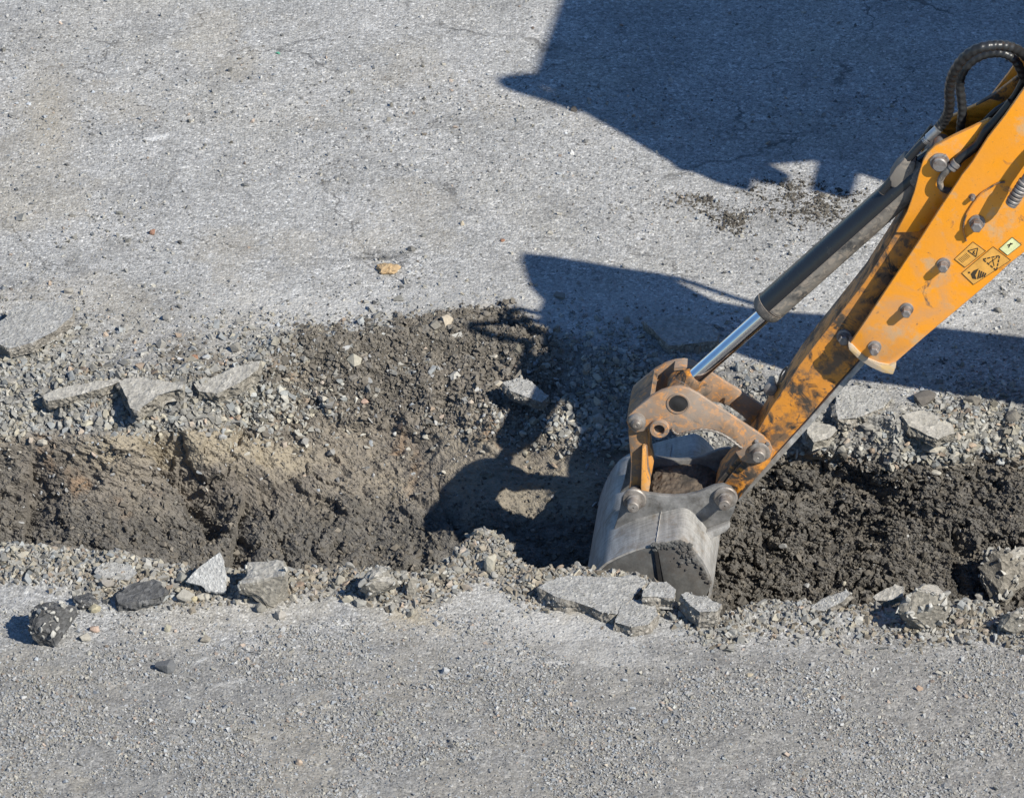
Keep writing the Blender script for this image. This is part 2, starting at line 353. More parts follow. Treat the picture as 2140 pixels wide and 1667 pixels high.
# ------------------------------------------------------------------ the ground with the trench
KX = lambda d: (np.array([k for k, _ in d], float), np.array([v for _, v in d], float))
NEAR = KX([(-400, 1150), (0, 1158), (100, 1154), (190, 1152), (230, 1168), (330, 1180), (430, 1196), (520, 1200), (600, 1203), (680, 1200), (760, 1197),
           (880, 1198), (930, 1182), (965, 1160), (1000, 1132), (1040, 1142), (1075, 1172), (1120, 1204), (1150, 1200), (1190, 1192), (1225, 1202), (1300, 1206), (1340, 1214),
           (1400, 1262), (1450, 1290), (1500, 1278), (1560, 1268), (1640, 1274), (1720, 1280), (1790, 1268), (1850, 1270), (1900, 1262), (1960, 1268), (2020, 1284), (2080, 1312), (2140, 1340), (2600, 1380)])
RIM = KX([(-400, 785), (0, 790), (120, 800), (230, 796), (330, 800), (420, 788), (500, 768), (560, 735), (620, 706), (700, 722), (780, 700), (850, 676), (920, 655), (1000, 645), (1080, 655),
          (1160, 700), (1260, 735), (1350, 760), (1450, 775), (1560, 800), (1680, 838), (1760, 858), (1860, 868), (1960, 862), (2060, 850), (2140, 852), (2600, 870)])
BOT = KX([(-400, 900), (0, 905), (150, 912), (300, 915), (420, 905), (520, 890), (620, 880), (800, 890), (950, 905), (1060, 920), (1150, 925), (1250, 930), (1400, 940), (1520, 955), (1600, 940), (1680, 935), (1760, 950),
          (1850, 968), (1950, 962), (2050, 940), (2140, 930), (2600, 940)])
ZB = KX([(-400, -.15), (0, -.15), (300, -.16), (520, -.18), (700, -.20), (1060, -.20), (1250, -.19), (1400, -.17), (1550, -.15), (1700, -.14), (2140, -.15), (2600, -.15)])
def grow(a, b, n, d0):
    k = np.arange(1, n + 1); s = d0 * (1.35 ** k - 1) / 0.35; s = s / s[-1]; return a + (b - a) * s
xs_mid = np.arange(-2.45, 2.4501, 0.0050)
xs = np.concatenate([grow(-2.45, -150, 26, .02)[::-1], xs_mid, grow(2.45, 150, 26, .02)]); NX = len(xs)
pxs = W0 / 2 + np.clip(xs, -4, 4) * PPM
def jit(amp, sc_, seed): return fbm(xs, xs * 0 + seed, sc_, 6, seed, 0.6) * amp
close = sstep(7.0, 5.5, np.abs(xs))                          # the trench ends beyond the frame
def y_of(py, z):                                             # y on the picture row py at height z (column x)
    dy = H0 / 2 - py; C, S = math.cos(TH), math.sin(TH)
    ry = C * FPX + S * dy; rz = -S * FPX + C * dy; t = (z - CPOS.z) / rz; return CPOS.y + ry * t
def px_corr(py, z, px):                                      # picture column -> x, allowing for distance
    return px
y_near = y_of(np.interp(pxs, *NEAR) + jit(10, 6, 3), 0.0)
y_rim = y_of(np.interp(pxs, *RIM) + jit(14, 3.5, 5), 0.0)
zb = np.interp(pxs, *ZB) + fbm(xs, xs * 0 + 9, 2.0, 3, 9) * .02
y_bot = y_of(np.interp(pxs, *BOT) + fbm(xs, xs * 0 + 7, 2.0, 3, 7) * 14, zb)
y_bot = np.minimum(y_bot, y_rim - 0.05)
ZF = -1.05
y_low = y_of(np.interp(pxs, [0, 300, 600, 1100, 1500, 2140], [1250, 1260, 1270, 1275, 1290, 1300]), -0.60)
y_flo = np.maximum(y_low - 0.30, y_near + 0.30)
rows_y, rows_z, rows_s, rows_k = [], [], [], []
def add_row(y, z, kind, s): rows_y.append(y); rows_z.append(z * np.ones(NX)); rows_k.append(np.full(NX, kind, float)); rows_s.append(s)
far_y = np.concatenate([np.arange(0.012, 3.0, 0.0085), grow(3.0, 150, 24, .03)])
for d in far_y[::-1]:
    y = y_rim + d; y = y_rim + (3.2 - y_rim) * min(1, d / 3.0) if d <= 3.0 else np.full(NX, 3.2 + d - 3.0)
    add_row(y, 0.0, 0, y)
NB = 62
for i in range(NB + 1):                                      # broken gravelly shoulder
    t = i / NB; e = t ** 1.25
    add_row(y_rim + (y_bot - y_rim) * t, zb * e, 1 , y_rim - np.hypot((y_bot - y_rim), zb) * t)
s0 = rows_s[-1]; NW = 230
for i in range(1, NW + 1):                                   # the far face
    t = i / NW; q = min(1, t / .8); q2 = max(0, (t - .8) / .2)
    y = y_bot + (y_low - y_bot) * (q * .82 + q * q * .18) + (y_flo - y_low) * q2
    z = zb + (-0.60 - zb) * (q * 1.12 - q * q * .12) + (ZF + 0.60) * q2
    add_row(y, z, 2, s0 - t * 1.05)
s0 = rows_s[-1]
for i in range(1, 7):                                        # trench floor
    t = i / 7; add_row(y_flo + (y_near + 0.12 - y_flo) * t, ZF, 3, s0 - t * 0.4)
s0 = rows_s[-1]
for i in range(0, 40):                                       # near face (turned away)
    t = i / 40; add_row(y_near + 0.12 * (1 - t), ZF * (1 - t) ** 1.0, 4, s0 - t * 1.0)
nr_y = np.concatenate([np.arange(0.0, 1.9, 0.0070), grow(1.9, 11, 16, .03)])
for d in nr_y:
    y = y_near + (-3.1 - y_near) * (d / 1.9) if d <= 1.9 else np.full(NX, -3.1 - (d - 1.9)); add_row(y, 0.0, 5, y)
Y = np.array(rows_y); Z = np.array(rows_z); K = np.array(rows_k); S = np.array(rows_s); X = np.broadcast_to(xs, Y.shape).copy()
Z = np.where((K >= 1) & (K <= 4), Z * close, Z)
NR = len(Y)
def project(X, Y, Z):
    dx, dy, dz = X - CPOS.x, Y - CPOS.y, Z - CPOS.z
    d = dy * CDIR.y + dz * CDIR.z; u = dx; v = dy * CUP.y + dz * CUP.z
    return W0 / 2 + u / d * FPX, H0 / 2 - v / d * FPX
PX, PY = project(X, Y, Z)
# surface normals of the smooth profile
dYr = np.gradient(Y, axis=0); dZr = np.gradient(Z, axis=0); ln = np.hypot(dYr, dZr) + 1e-9
NYv = dZr / ln; NZv = -dYr / ln
NYv = np.where(NZv < -0.2, -NYv, NYv); NZv = np.abs(NZv)
inn = (np.abs(X) < 2.5) & (np.abs(Y) < 3.4)
shoulder = np.where(K == 1, 1.0, 0.0); facew = np.where(K == 2, 1.0, 0.0)
def smooth_rows(A, n):
    for _ in range(n):
        B = A.copy(); B[1:-1] = (A[:-2] + A[1:-1] * 2 + A[2:]) / 4; A = B
    return A
band_m = smooth_rows(shoulder, 30); face_m = smooth_rows(facew, 40)
drim = Y - y_rim                                             # metres beyond the rim
dnear = y_near - Y
rub_far = np.where(K == 0, np.exp(-np.clip(drim, 0, 9) / (0.10 + 0.16 * sstep(700, 200, PX))), 0)
nearw = 0.16 + 0.05 * np.sin(PX / 130.0)
rub_near = np.where(K == 5, sstep(nearw + .12, nearw * 0.5, dnear) * (1 - 0.65 * sstep(1120, 1200, PX) * sstep(1540, 1480, PX)) * (1 - 0.72 * sstep(1500, 1580, PX) * sstep(1960, 1860, PX)), 0)
midslope = sstep(500, 640, PX) * sstep(1240, 1120, PX)       # spilled soil in the middle of the far side
rightface = sstep(1430, 1560, PX)
D = np.zeros_like(X); flatz = ((K == 0) | (K == 5)) * 1.0
D += fbm(X, S, 1.2, 4, 1) * 0.006 * (1 - face_m)
D += fbm(X, S, 18, 4, 2) * 0.0012
c1f, cid, cb = cellular(X, S, 42, 4)
pebbly = np.clip(band_m + rub_far + rub_near + sstep(1290, 1500, PY) * 0.35 * (K == 5), 0, 1)
D += pebbly * (np.clip(cb * 2.6, 0, 1) * (cid ** 2) * 0.005 + fbm(X, S, 10, 5, 8, 0.6) * 0.012)
c2f, cid2, cb2 = cellular(X + 3, S + 5, 20, 9)
D += np.clip(band_m + rub_near * 0.8 + rub_far * 0.5, 0, 1) * np.clip(cb2 * 2.8, 0, 1) * np.clip(cid2 - .35, 0, 1) * 0.016
firm = face_m * (rightface * .8 + (1 - rightface) * (0.5 - 0.22 * sstep(820, 960, PX)))
D += face_m * fbm(X, S * 1.2, 2.0, 3, 21, 0.5) * 0.045
D += firm * (0 + fbm(X + S * .5, S * 1.5, 7, 6, 22, 0.66, True) * 0.024 + fbm(X + S * .3, S * 1.4, 26, 5, 24, 0.74) * 0.013)
wx = X + fbm(X, S, 3.5, 5, 26, .6) * 0.12; ws = S + fbm(X, S, 3.5, 5, 27, .6) * 0.12
_, bid, bcb = cellular(wx + ws * .35, ws * 1.25, 6.5, 28)
gate = sstep(-0.15, 0.35, fbm(X, S, 2.6, 4, 30) + 0.30 * rightface)
D += face_m * (bid - .5) * (0.055 - .03 * sstep(820, 960, PX)) * np.clip(bcb * 3, 0, 1)
D -= face_m * gate * (0.018 * (1 - sstep(820, 960, PX)) + 0.040 * rightface) * (1 - np.clip(bcb * 5, 0, 1))
_, bid2, bcb2 = cellular(wx * 1.0 + 9, ws * 1.5, 17, 31)
D += firm * ((bid2 - .5) * 0.016 * np.clip(bcb2 * 3, 0, 1))
cr = fbm(X * 0.8 + S * 0.2, S * 1.3, 6, 5, 41, 0.62)
D -= face_m * (0.10 * (PX < 900) + 0.9 * rightface) * 0.05 * sstep(0.12, 0.40, cr)
D += midslope * (band_m + 0.3 * face_m) * (fbm(X, S, 16, 5, 33, 0.65) * 0.02)
D += 0.022 * (K == 5) * np.exp(-((dnear - .06) / .05) ** 2) * (1 - sstep(1100, 1160, PX) * sstep(1560, 1500, PX)) * (1 + fbm(X, S, 7, 3, 79))
# the raised lip of spoil in the middle and small heaps
D += 0.035 * np.exp(-((PX - 640) / 60.) ** 2 - ((PY - 720) / 22.) ** 2) + 0.03 * np.exp(-((PX - 900) / 130.) ** 2 - ((PY - 700) / 22.) ** 2)
D += 0.05 * np.exp(-((PX - 1015) / 55.) ** 2 - ((PY - 1165) / 30.) ** 2) * (K == 5)
for px0, py0, rx, ry, h in [(1690, 432, 60, 22, .004), (1530, 455, 26, 12, .006), (1460, 420, 40, 8, .002), (560, 1250, 120, 30, .02), (120, 1210, 110, 30, .02), (800, 1250, 110, 26, .015)]:
    D += h * np.exp(-((PX - px0) / rx) ** 2 - ((PY - py0) / ry) ** 2) * (1 + fbm(X, S, 30, 3, 77) * 0.8)
# a toothed groove and a step in the left part of the far face
def line_recess(x0, y0, x1, y1, w, depth, back):
    L_ = math.hypot(x1 - x0, y1 - y0); ux, uy = (x1 - x0) / L_, (y1 - y0) / L_
    t = (PX - x0) * ux + (PY - y0) * uy; d = (PX - x0) * uy - (PY - y0) * ux + fbm(X, S, 9, 3, 51) * 9
    m = sstep(-25, 25, t) * sstep(L_ + 25, L_ - 25, t)
    return -depth * m * sstep(0, 5, d) * np.clip(1 - d / back, 0, 1)
D += line_recess(292, 935, 432, 1118, 8, .17, 95) * (K >= 1) * (K <= 2)
D += line_recess(500, 1030, 470, 1200, 12, .09, 60) * (K == 2)
D += line_recess(548, 770, 478, 940, 8, .05, 45) * ((K == 1) | (K == 2))
D += line_recess(1570, 1050, 1600, 1170, 8, .07, 50) * (K == 2)
D += line_recess(1760, 1010, 1990, 1130, 10, .08, 45) * (K == 2)
D += line_recess(1985, 1100, 2000, 1240, 10, .08, 50)
D += line_recess(530, 1010, 600, 1190, 8, .05, 40) * (K == 2)
D += line_recess(60, 960, 40, 1120, 8, .06, 60) * (K == 2)
D += line_recess(900, 1000, 960, 1130, 8, .035, 60) * (K == 2) * (K == 2)
D += np.random.default_rng(3).normal(size=X.shape) * 0.0007 * flatz
D = np.where(inn, D, 0)
# thin cracks in the asphalt
crk = np.zeros_like(X); flat = (K == 0) | (K == 5)
for seed, s_ in ((61, 1.5),):
    wx = X + fbm(X, Y, 3, 5, 71) * 0.22; wy = Y * 0.9 + fbm(X, Y, 3, 5, 72) * 0.22
    _, ci, cbd = cellular(wx, wy, s_, seed)
    crk = np.maximum(crk, sstep(0.008, 0.002, cbd) * sstep(-0.05, 0.25, fbm(X, Y, 1.3, 3, 73)))
crk = flat * (1 - pebbly) * ((PY < 640) * 1.0 + (PY > 1280) * 0.5) * inn
X2 = X; Y2 = Y + NYv * D; Z2 = Z + NZv * D
# zones of the surface
wob = fbm(X, S, 6, 5, 81, 0.6); wob2 = fbm(X, S, 22, 4, 82, 0.6)
pyw = PY + wob * 28 + wob2 * 10; pxw = PX + wob * 40
soilz = np.clip(face_m * 1.4 + midslope * band_m, 0, 1) * sstep(-0.35, 0.1, face_m + midslope * band_m + wob * 0.4 - 0.3)
gravz = np.clip(np.maximum(band_m * 1.2, np.maximum(rub_far * 1.2 + wob * 0.4, rub_near * 1.3 + wob * 0.3)), 0, 1)
gravz = np.maximum(gravz, 0.75 * sstep(1290, 1400, pyw) * (K == 5))
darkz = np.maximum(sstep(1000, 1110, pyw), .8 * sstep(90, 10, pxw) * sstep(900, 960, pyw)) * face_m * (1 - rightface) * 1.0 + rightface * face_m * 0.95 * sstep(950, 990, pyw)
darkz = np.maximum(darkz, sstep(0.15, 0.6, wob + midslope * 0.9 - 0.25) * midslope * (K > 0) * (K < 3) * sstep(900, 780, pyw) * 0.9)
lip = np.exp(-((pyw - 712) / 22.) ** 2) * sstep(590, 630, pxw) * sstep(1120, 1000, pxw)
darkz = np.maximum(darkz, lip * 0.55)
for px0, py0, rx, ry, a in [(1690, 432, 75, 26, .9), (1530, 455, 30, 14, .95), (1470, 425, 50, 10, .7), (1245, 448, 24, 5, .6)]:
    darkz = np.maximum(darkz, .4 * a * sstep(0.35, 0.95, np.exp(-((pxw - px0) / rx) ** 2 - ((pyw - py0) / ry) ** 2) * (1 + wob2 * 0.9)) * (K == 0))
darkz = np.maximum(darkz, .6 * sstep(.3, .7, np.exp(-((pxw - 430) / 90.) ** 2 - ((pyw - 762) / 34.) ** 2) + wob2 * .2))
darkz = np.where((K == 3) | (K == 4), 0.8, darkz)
pale = sstep(895, 920, pyw) * sstep(1000, 950, pyw) * sstep(120, 260, pxw) * sstep(680, 560, pxw) * np.clip(face_m * 1.5, 0, 1) * 0.7
pale = np.maximum(pale, sstep(940, 1000, pyw) * sstep(1120, 1050, pyw) * sstep(860, 960, pxw) * sstep(1330, 1230, pxw) * face_m * 0.35)
def streak(x0, y0, x1, y1, wd, a, seed):
    L_ = math.hypot(x1 - x0, y1 - y0); ux, uy = (x1 - x0) / L_, (y1 - y0) / L_
    t = (PX - x0) * ux + (PY - y0) * uy; d = (PX - x0) * uy - (PY - y0) * ux + fbm(X, Y, 5, 3, seed) * 6
    return a * sstep(0, 12, t) * sstep(L_, L_ - 12, t) * sstep(wd, wd * 0.3, np.abs(d)) * sstep(-0.45, 0.1, fbm(X, Y, 24, 4, seed + 1))
scr = np.zeros_like(X)
for a in [(292, 292, 372, 280, 7, .95, 90), (372, 350, 402, 343, 4, .9, 91), (412, 343, 440, 336, 3, .9, 92), (560, 640, 640, 610, 22, .35, 93), (980, 1388, 1130, 1368, 5, .8, 94), (1100, 1385, 1240, 1382, 5, .6, 95),
          (395, 1392, 440, 1370, 3, .7, 96), (430, 1430, 580, 1398, 3, .45, 97), (1120, 218, 1130, 222, 4, 1, 98), (2080, 580, 2140, 581, 1.5, .8, 99), (1745, 1570, 1840, 1585, 14, .3, 100), (520, 1560, 700, 1500, 3, .2, 101), (1380, 1330, 1500, 1300, 4, .4, 103)]:
    scr = np.maximum(scr, streak(*a) * flat)
tan = 0.22 * sstep(0.0, 0.6, fbm(X, Y, 2.6, 6, 111, .62)) * flat * sstep(1700, 500, PX)
tan = np.maximum(tan, 0.5 * np.exp(-((PX - 100) / 60.) ** 2 - ((PY - 250) / 120.) ** 2) * flat)
tan = np.maximum(tan, 0.8 * np.exp(-((pxw - 870) / 70.) ** 2 - ((pyw - 1300) / 26.) ** 2) * (K == 5))
tan = np.maximum(tan, 0.5 * np.exp(-((pxw - 1230) / 70.) ** 2 - ((pyw - 1285) / 20.) ** 2) * (K == 5))
paleasph = 0.30 * sstep(1560, 1200, PX) * sstep(940, 1100, PX) * sstep(1420, 1330, pyw) * sstep(1220, 1260, PY) * (K == 5)
paleasph = np.maximum(paleasph, 0.22 * sstep(560, 640, pyw) * sstep(740, 660, pyw) * sstep(350, 520, PX) * (K == 0))
scr = np.maximum(scr, paleasph)
zone = np.stack([np.clip(soilz, 0, 1), np.clip(gravz, 0, 1), np.clip(darkz, 0, 1)], -1).reshape(-1, 3)
marks = np.stack([np.clip(scr, 0, 1), np.clip(crk, 0, 1), np.clip(np.maximum(tan, pale), 0, 1)], -1).reshape(-1, 3)
V = np.stack([X2, Y2, Z2], -1).reshape(-1, 3)
ii = (np.arange(NR - 1)[:, None] * NX + np.arange(NX - 1)[None, :])
F = np.stack([ii, ii + NX, ii + NX + 1, ii + 1], -1).reshape(-1, 4)
gr = numpy_mesh('ground', V, F, M['ground'], ((K[:-1, :-1] < 1) | (K[:-1, :-1] > 2)).ravel(), {'zone': zone, 'marks': marks})
gr['kind'] = 'structure'

# where things can be set down: the finished surface as a table
TP = V.reshape(NR, NX, 3); FPXg, FPYg = project(TP[..., 0], TP[..., 1], TP[..., 2])
GN = np.cross(np.gradient(TP, axis=1), -np.gradient(TP, axis=0)); GN /= (np.linalg.norm(GN, axis=-1, keepdims=True) + 1e-9)
GN = np.where(GN[..., 2:3] < 0, -GN, GN)
seen = ~((K == 2) & (PY > np.interp(PX, *NEAR) + 25))
cand = np.argwhere(inn & (K != 3) & (K != 4) & seen)
cpx = FPXg[cand[:, 0], cand[:, 1]]; cpy = FPYg[cand[:, 0], cand[:, 1]]
def place_at(px, py):                                        # surface point seen at this picture spot
    d = (cpx - px) ** 2 + (cpy - py) ** 2; j = int(np.argmin(d)); r, c = cand[j]
    return Vector(TP[r, c]), Vector(GN[r, c])

# ------------------------------------------------------------------ small stones: loose gravel and soil crumbs (nobody could count them)
rng = np.random.default_rng(7)
def ico():
    bm = bmesh.new(); bmesh.ops.create_icosphere(bm, subdivisions=2, radius=1.0)
    v = np.array([p.co[:] for p in bm.verts]); f = np.array([[q.index for q in p.verts] for p in bm.faces]); bm.free(); return v, f
IV, IF = ico()
protos = []
for i in range(30):
    v = IV.copy()
    for _ in range(6):                                       # chop with random planes: angular crushed stone
        n_ = rng.normal(size=3); n_ /= np.linalg.norm(n_); h = rng.uniform(0.12, 0.55); d = v @ n_ - h
        v = v - np.where(d > 0, d, 0)[:, None] * n_
    v *= np.array([1.15, rng.uniform(.6, .95), rng.uniform(.4, .8)]); protos.append(v)
protos = np.array(protos)
CV = np.array([[x, y, z] for x in (-1, 1) for y in (-1, 1) for z in (-1, 1)], float) * .72
CF = np.array([[0, 1, 3], [0, 3, 2], [4, 6, 7], [4, 7, 5], [0, 4, 5], [0, 5, 1], [2, 3, 7], [2, 7, 6], [0, 2, 6], [0, 6, 4], [1, 5, 7], [1, 7, 3]])
shards = np.array([(CV + rng.uniform(-.42, .42, CV.shape)) * np.array([1.1, rng.uniform(.6, 1), rng.uniform(.4, .85)]) for _ in range(40)])
def rotmats(n, flat=0.0):
    q = rng.normal(size=(n, 4)); q[:, 1] *= (1 - flat); q[:, 2] *= (1 - flat); q /= np.linalg.norm(q, axis=1, keepdims=True)
    w_, x, y, z = q.T
    return np.stack([1 - 2 * (y * y + z * z), 2 * (x * y - z * w_), 2 * (x * z + y * w_), 2 * (x * y + z * w_), 1 - 2 * (x * x + z * z), 2 * (y * z - x * w_),
                     2 * (x * z - y * w_), 2 * (y * z + x * w_), 1 - 2 * (x * x + y * y)], -1).reshape(n, 3, 3)
def scatter(name, n, density, size, m, tones, sink=0.15, flat=0.6, fine=True):
    PR, PF = (shards, CF) if fine else (protos, IF); nv = PR.shape[1]
    # density: weight per surface point; size: function(count, px, py) -> radius in metres
    wgt = density[cand[:, 0], cand[:, 1]] * area[cand[:, 0], cand[:, 1]]; cw = np.cumsum(wgt); cw /= cw[-1]
    j = np.searchsorted(cw, rng.random(n)); r, c = cand[j, 0], cand[j, 1]
    pos = TP[r, c] + rng.normal(size=(n, 3)) * np.array([.003, .003, 0]); nn = GN[r, c]
    s = size(n, FPXg[r, c], FPYg[r, c], r, c); pos = pos + nn * (s * (0.5 - sink))[:, None]
    pv = PR[rng.integers(0, len(PR), n)]; R = rotmats(n, flat)
    vv = np.einsum('nij,nkj->nki', R, pv) * s[:, None, None] + pos[:, None, :]
    FF = (PF[None] + (np.arange(n) * nv)[:, None, None]).reshape(-1, 3)
    tn = tones(n, FPXg[r, c], FPYg[r, c], r, c); tn = np.repeat(tn, nv, axis=0)
    o = numpy_mesh(name, vv.reshape(-1, 3), FF, m, False, {'tone': tn}); o['kind'] = 'stuff'; return o
area = np.abs(np.gradient(TP[..., 0], axis=1)) * np.linalg.norm(np.gradient(TP, axis=0), axis=-1)
def grey_tones(n, px, py, r, c):
    v = np.clip(rng.normal(0.93, 0.20, n), .42, 1.55); hue = rng.random(n); t = np.stack([v, v, v], -1)
    t *= np.where((hue > 0.96)[:, None], np.array([1.1, .9, .76]), 1.0); t *= np.where(((hue > 0.75) & (hue <= .96))[:, None], np.array([1.06, 1.01, .9]), 1.0)
    t *= np.where((hue < 0.15)[:, None], np.array([.92, .98, 1.06]), 1.0)
    return t
def ctone(n, px, py, r, c):
    v = np.clip(rng.normal(1.0, .2, n), .5, 1.6); g = 1 + 0.3 * (px < 1450) ; return np.stack([v * g, v * g * .97, v * g * .92], -1)
def lognorm(med, sg, lo, hi): return lambda n, px, py, r, c: np.clip(med * np.exp(rng.normal(0, sg, n)), lo, hi)
patch = sstep(-0.2, 0.5, fbm(X, S, 2.2, 4, 131))
patch2 = sstep(-0.15, 0.35, fbm(X, S, 3.0, 5, 135, .6))
fore = (K == 5) * (0.15 + 0.85 * patch2) * sstep(1250, 1330, PY)
scatter('gravel', 108000, fore * (1 - 0.5 * (scr > .1)), lognorm(.0028, .42, .0014, .010), M['gravel'], lambda *a: np.clip(grey_tones(*a) * .90, 0, 1.25))
rubble_d = (band_m * (1 - 0.45 * midslope) + 0.9 * rub_far + 1.1 * rub_near) * (0.25 + patch)
scatter('gravel', 2600, rubble_d * (1 - .9 * midslope), lognorm(.0098, .45, .005, .024), M['gravel'], lambda *a: grey_tones(*a) * np.array([.84, .82, .76]), fine=False)
scatter('gravel', 6000, rub_near * (1 - .5 * sstep(1180, 1240, PX) * sstep(1540, 1500, PX)), lognorm(.0085, .5, .004, .022), M['gravel'], lambda *a: grey_tones(*a) * np.array([.86, .83, .77]), fine=False)
scatter('soil_crumbs', 7000, rub_near, lognorm(.0050, .5, .002, .014), M['clod'], lambda *a: ctone(*a) * np.array([1.7, 1.65, 1.55]), 0.2, 0.2)
scatter('gravel', 28000, rubble_d * (1 - .8 * midslope), lognorm(.0050, .55, .0025, .018), M['gravel'], lambda *a: grey_tones(*a) * np.array([.84, .82, .77]))
asph = (K == 0) * (0.12 + patch ** 2 * 0.5 + 0.7 * sstep(560, 720, PY) + 0.35 * sstep(500, 0, PX)) * sstep(0, 300, PY + 150)
scatter('gravel', 16000, asph, lognorm(.0031, .45, .0016, .010), M['gravel'], lambda *a: grey_tones(*a) * rng.choice([.45, .8, 1.0, 1.15], (a[0], 1)))
lay = np.exp(-((PY + wob * 30 - np.interp(PX, BOT[0], BOT[1]) + 25) / 38.) ** 2) * ((K == 1) | (K == 2)) * (1 - 0.75 * midslope * sstep(700, 800, PX) * sstep(1150, 1080, PX))
scatter('gravel', 2600, lay * (0.1 + patch ** 2), lognorm(.0115, .42, .005, .027), M['gravel'], lambda *a: np.clip(grey_tones(*a) * np.array([1.05, 1.02, .93]), 0, 1.6), 0.3, 0.2, fine=False)
emb = (band_m * midslope + 0.35 * face_m * sstep(1120, 950, PY) * (1 - 0.8 * rightface) + 0.05 * face_m * rightface)
scatter('gravel', 1100, emb, lognorm(.008, .45, .004, .020), M['gravel'], lambda *a: np.clip(grey_tones(*a) * 1.0, 0, 1.5), 0.3, 0.3, fine=False)
cl = (darkz * (0.12 + (K == 1) * 1.0 + (K == 0) * 0.1 + lip * 4 + face_m * 0.12 * rightface) + 0.5 * midslope * band_m + lip * 2 + 0.03 * face_m)
scatter('soil_crumbs', 42000, cl, lognorm(.0040, .5, .0016, .014), M['clod'], ctone, 0.25, 0.2)
scatter('soil_crumbs', 1000, cl * (K > 0), lognorm(.012, .4, .006, .026), M['clod'], ctone, 0.35, 0.2, fine=False)

spots = sum(a * np.exp(-((pxw - x0) / rx) ** 2 - ((pyw - y0) / ry) ** 2) for x0, y0, rx, ry, a in [(1690, 432, 80, 30, 1), (1530, 455, 34, 16, 2.2), (1470, 430, 60, 16, .6), (1800, 420, 60, 20, .25), (2000, 380, 60, 40, .2)]) * (K == 0)
scatter('soil_crumbs', 2300, spots, lognorm(.0028, .5, .0013, .011), M['clod'], lambda *a: ctone(*a) * .8, 0.2, 0.2)

# ------------------------------------------------------------------ rocks and slabs, each a thing of its own
def rock_mesh(name, dims, seed, m, npts=16, edge=0.03, rough=0.05, tone=(1, 1, 1), sharp=True):
    r = random.Random(seed); bm = bmesh.new()
    for i in range(npts):
        v = Vector((r.gauss(0, 1), r.gauss(0, 1), r.gauss(0, 1))).normalized() * r.uniform(.85, 1.08)
        bm.verts.new(v)
    res = bmesh.ops.convex_hull(bm, input=bm.verts[:]); 
    bmesh.ops.delete(bm, geom=[g for g in set(res['geom_interior'] + res['geom_unused']) if isinstance(g, bmesh.types.BMVert)], context='VERTS')
    bevel_all(bm, edge, 5)
    bmesh.ops.triangulate(bm, faces=bm.faces[:])
    for _ in range(2 if max(dims) > .03 else 1):
        bmesh.ops.subdivide_edges(bm, edges=[e for e in bm.edges if e.calc_length() > 0.22], cuts=1, use_grid_fill=True)
        bmesh.ops.triangulate(bm, faces=bm.faces[:])
    off = Vector((seed * 3.7 % 50, seed * 1.3 % 50, 5))
    for v in bm.verts:
        n_ = mn.noise(v.co * 1.8 + off) * 1.2 + mn.noise(v.co * 6 + off) * 0.6 + mn.noise(v.co * 14 + off) * 0.3
        v.co *= 1 + rough * n_
        v.co = Vector((v.co.x * dims[0], v.co.y * dims[1], v.co.z * dims[2]))
    bmesh.ops.recalc_face_normals(bm, faces=bm.faces[:])
    me = bpy.data.meshes.new(name); bm.to_mesh(me); bm.free()
    at = me.color_attributes.new('tone', 'FLOAT_COLOR', 'POINT')
    at.data.foreach_set('color', np.tile(np.array([*tone, 1], np.float32), len(me.vertices)))
    me.materials.append(m); return me
def add_rock(name, px, py, wpx, hpx, seed, m, label, cat='stone', group=None, tone=(1, 1, 1), rot=None, depth=0.75, sink=0.3, **kw):
    # px, py: middle of the stone in the photo; wpx, hpx its size there
    a = wpx / PPM / 2; h = hpx / PPM / 2
    p, n_ = place_at(px, py + hpx * 0.28)
    b_ = a * depth; c_ = max(0.3 * h, math.sqrt(max(1e-6, h * h - (b_ * .5) ** 2)) / .866) if h > b_ * .5 else h * 0.8
    b_ = min(b_, h / .5 * .8)
    me = rock_mesh(name, (a, b_, c_), seed, m, tone=tone, **kw)
    o = bpy.data.objects.new(name, me); COL.objects.link(o)
    o.location = p + Vector((0, 0, c_ * (1 - sink) * 0.8)); rr = random.Random(seed)
    o.rotation_euler = rot or (rr.uniform(-.2, .2), rr.uniform(-.2, .2), rr.uniform(-.3, .3))
    if label: tag(o, label, cat, group)
    return o
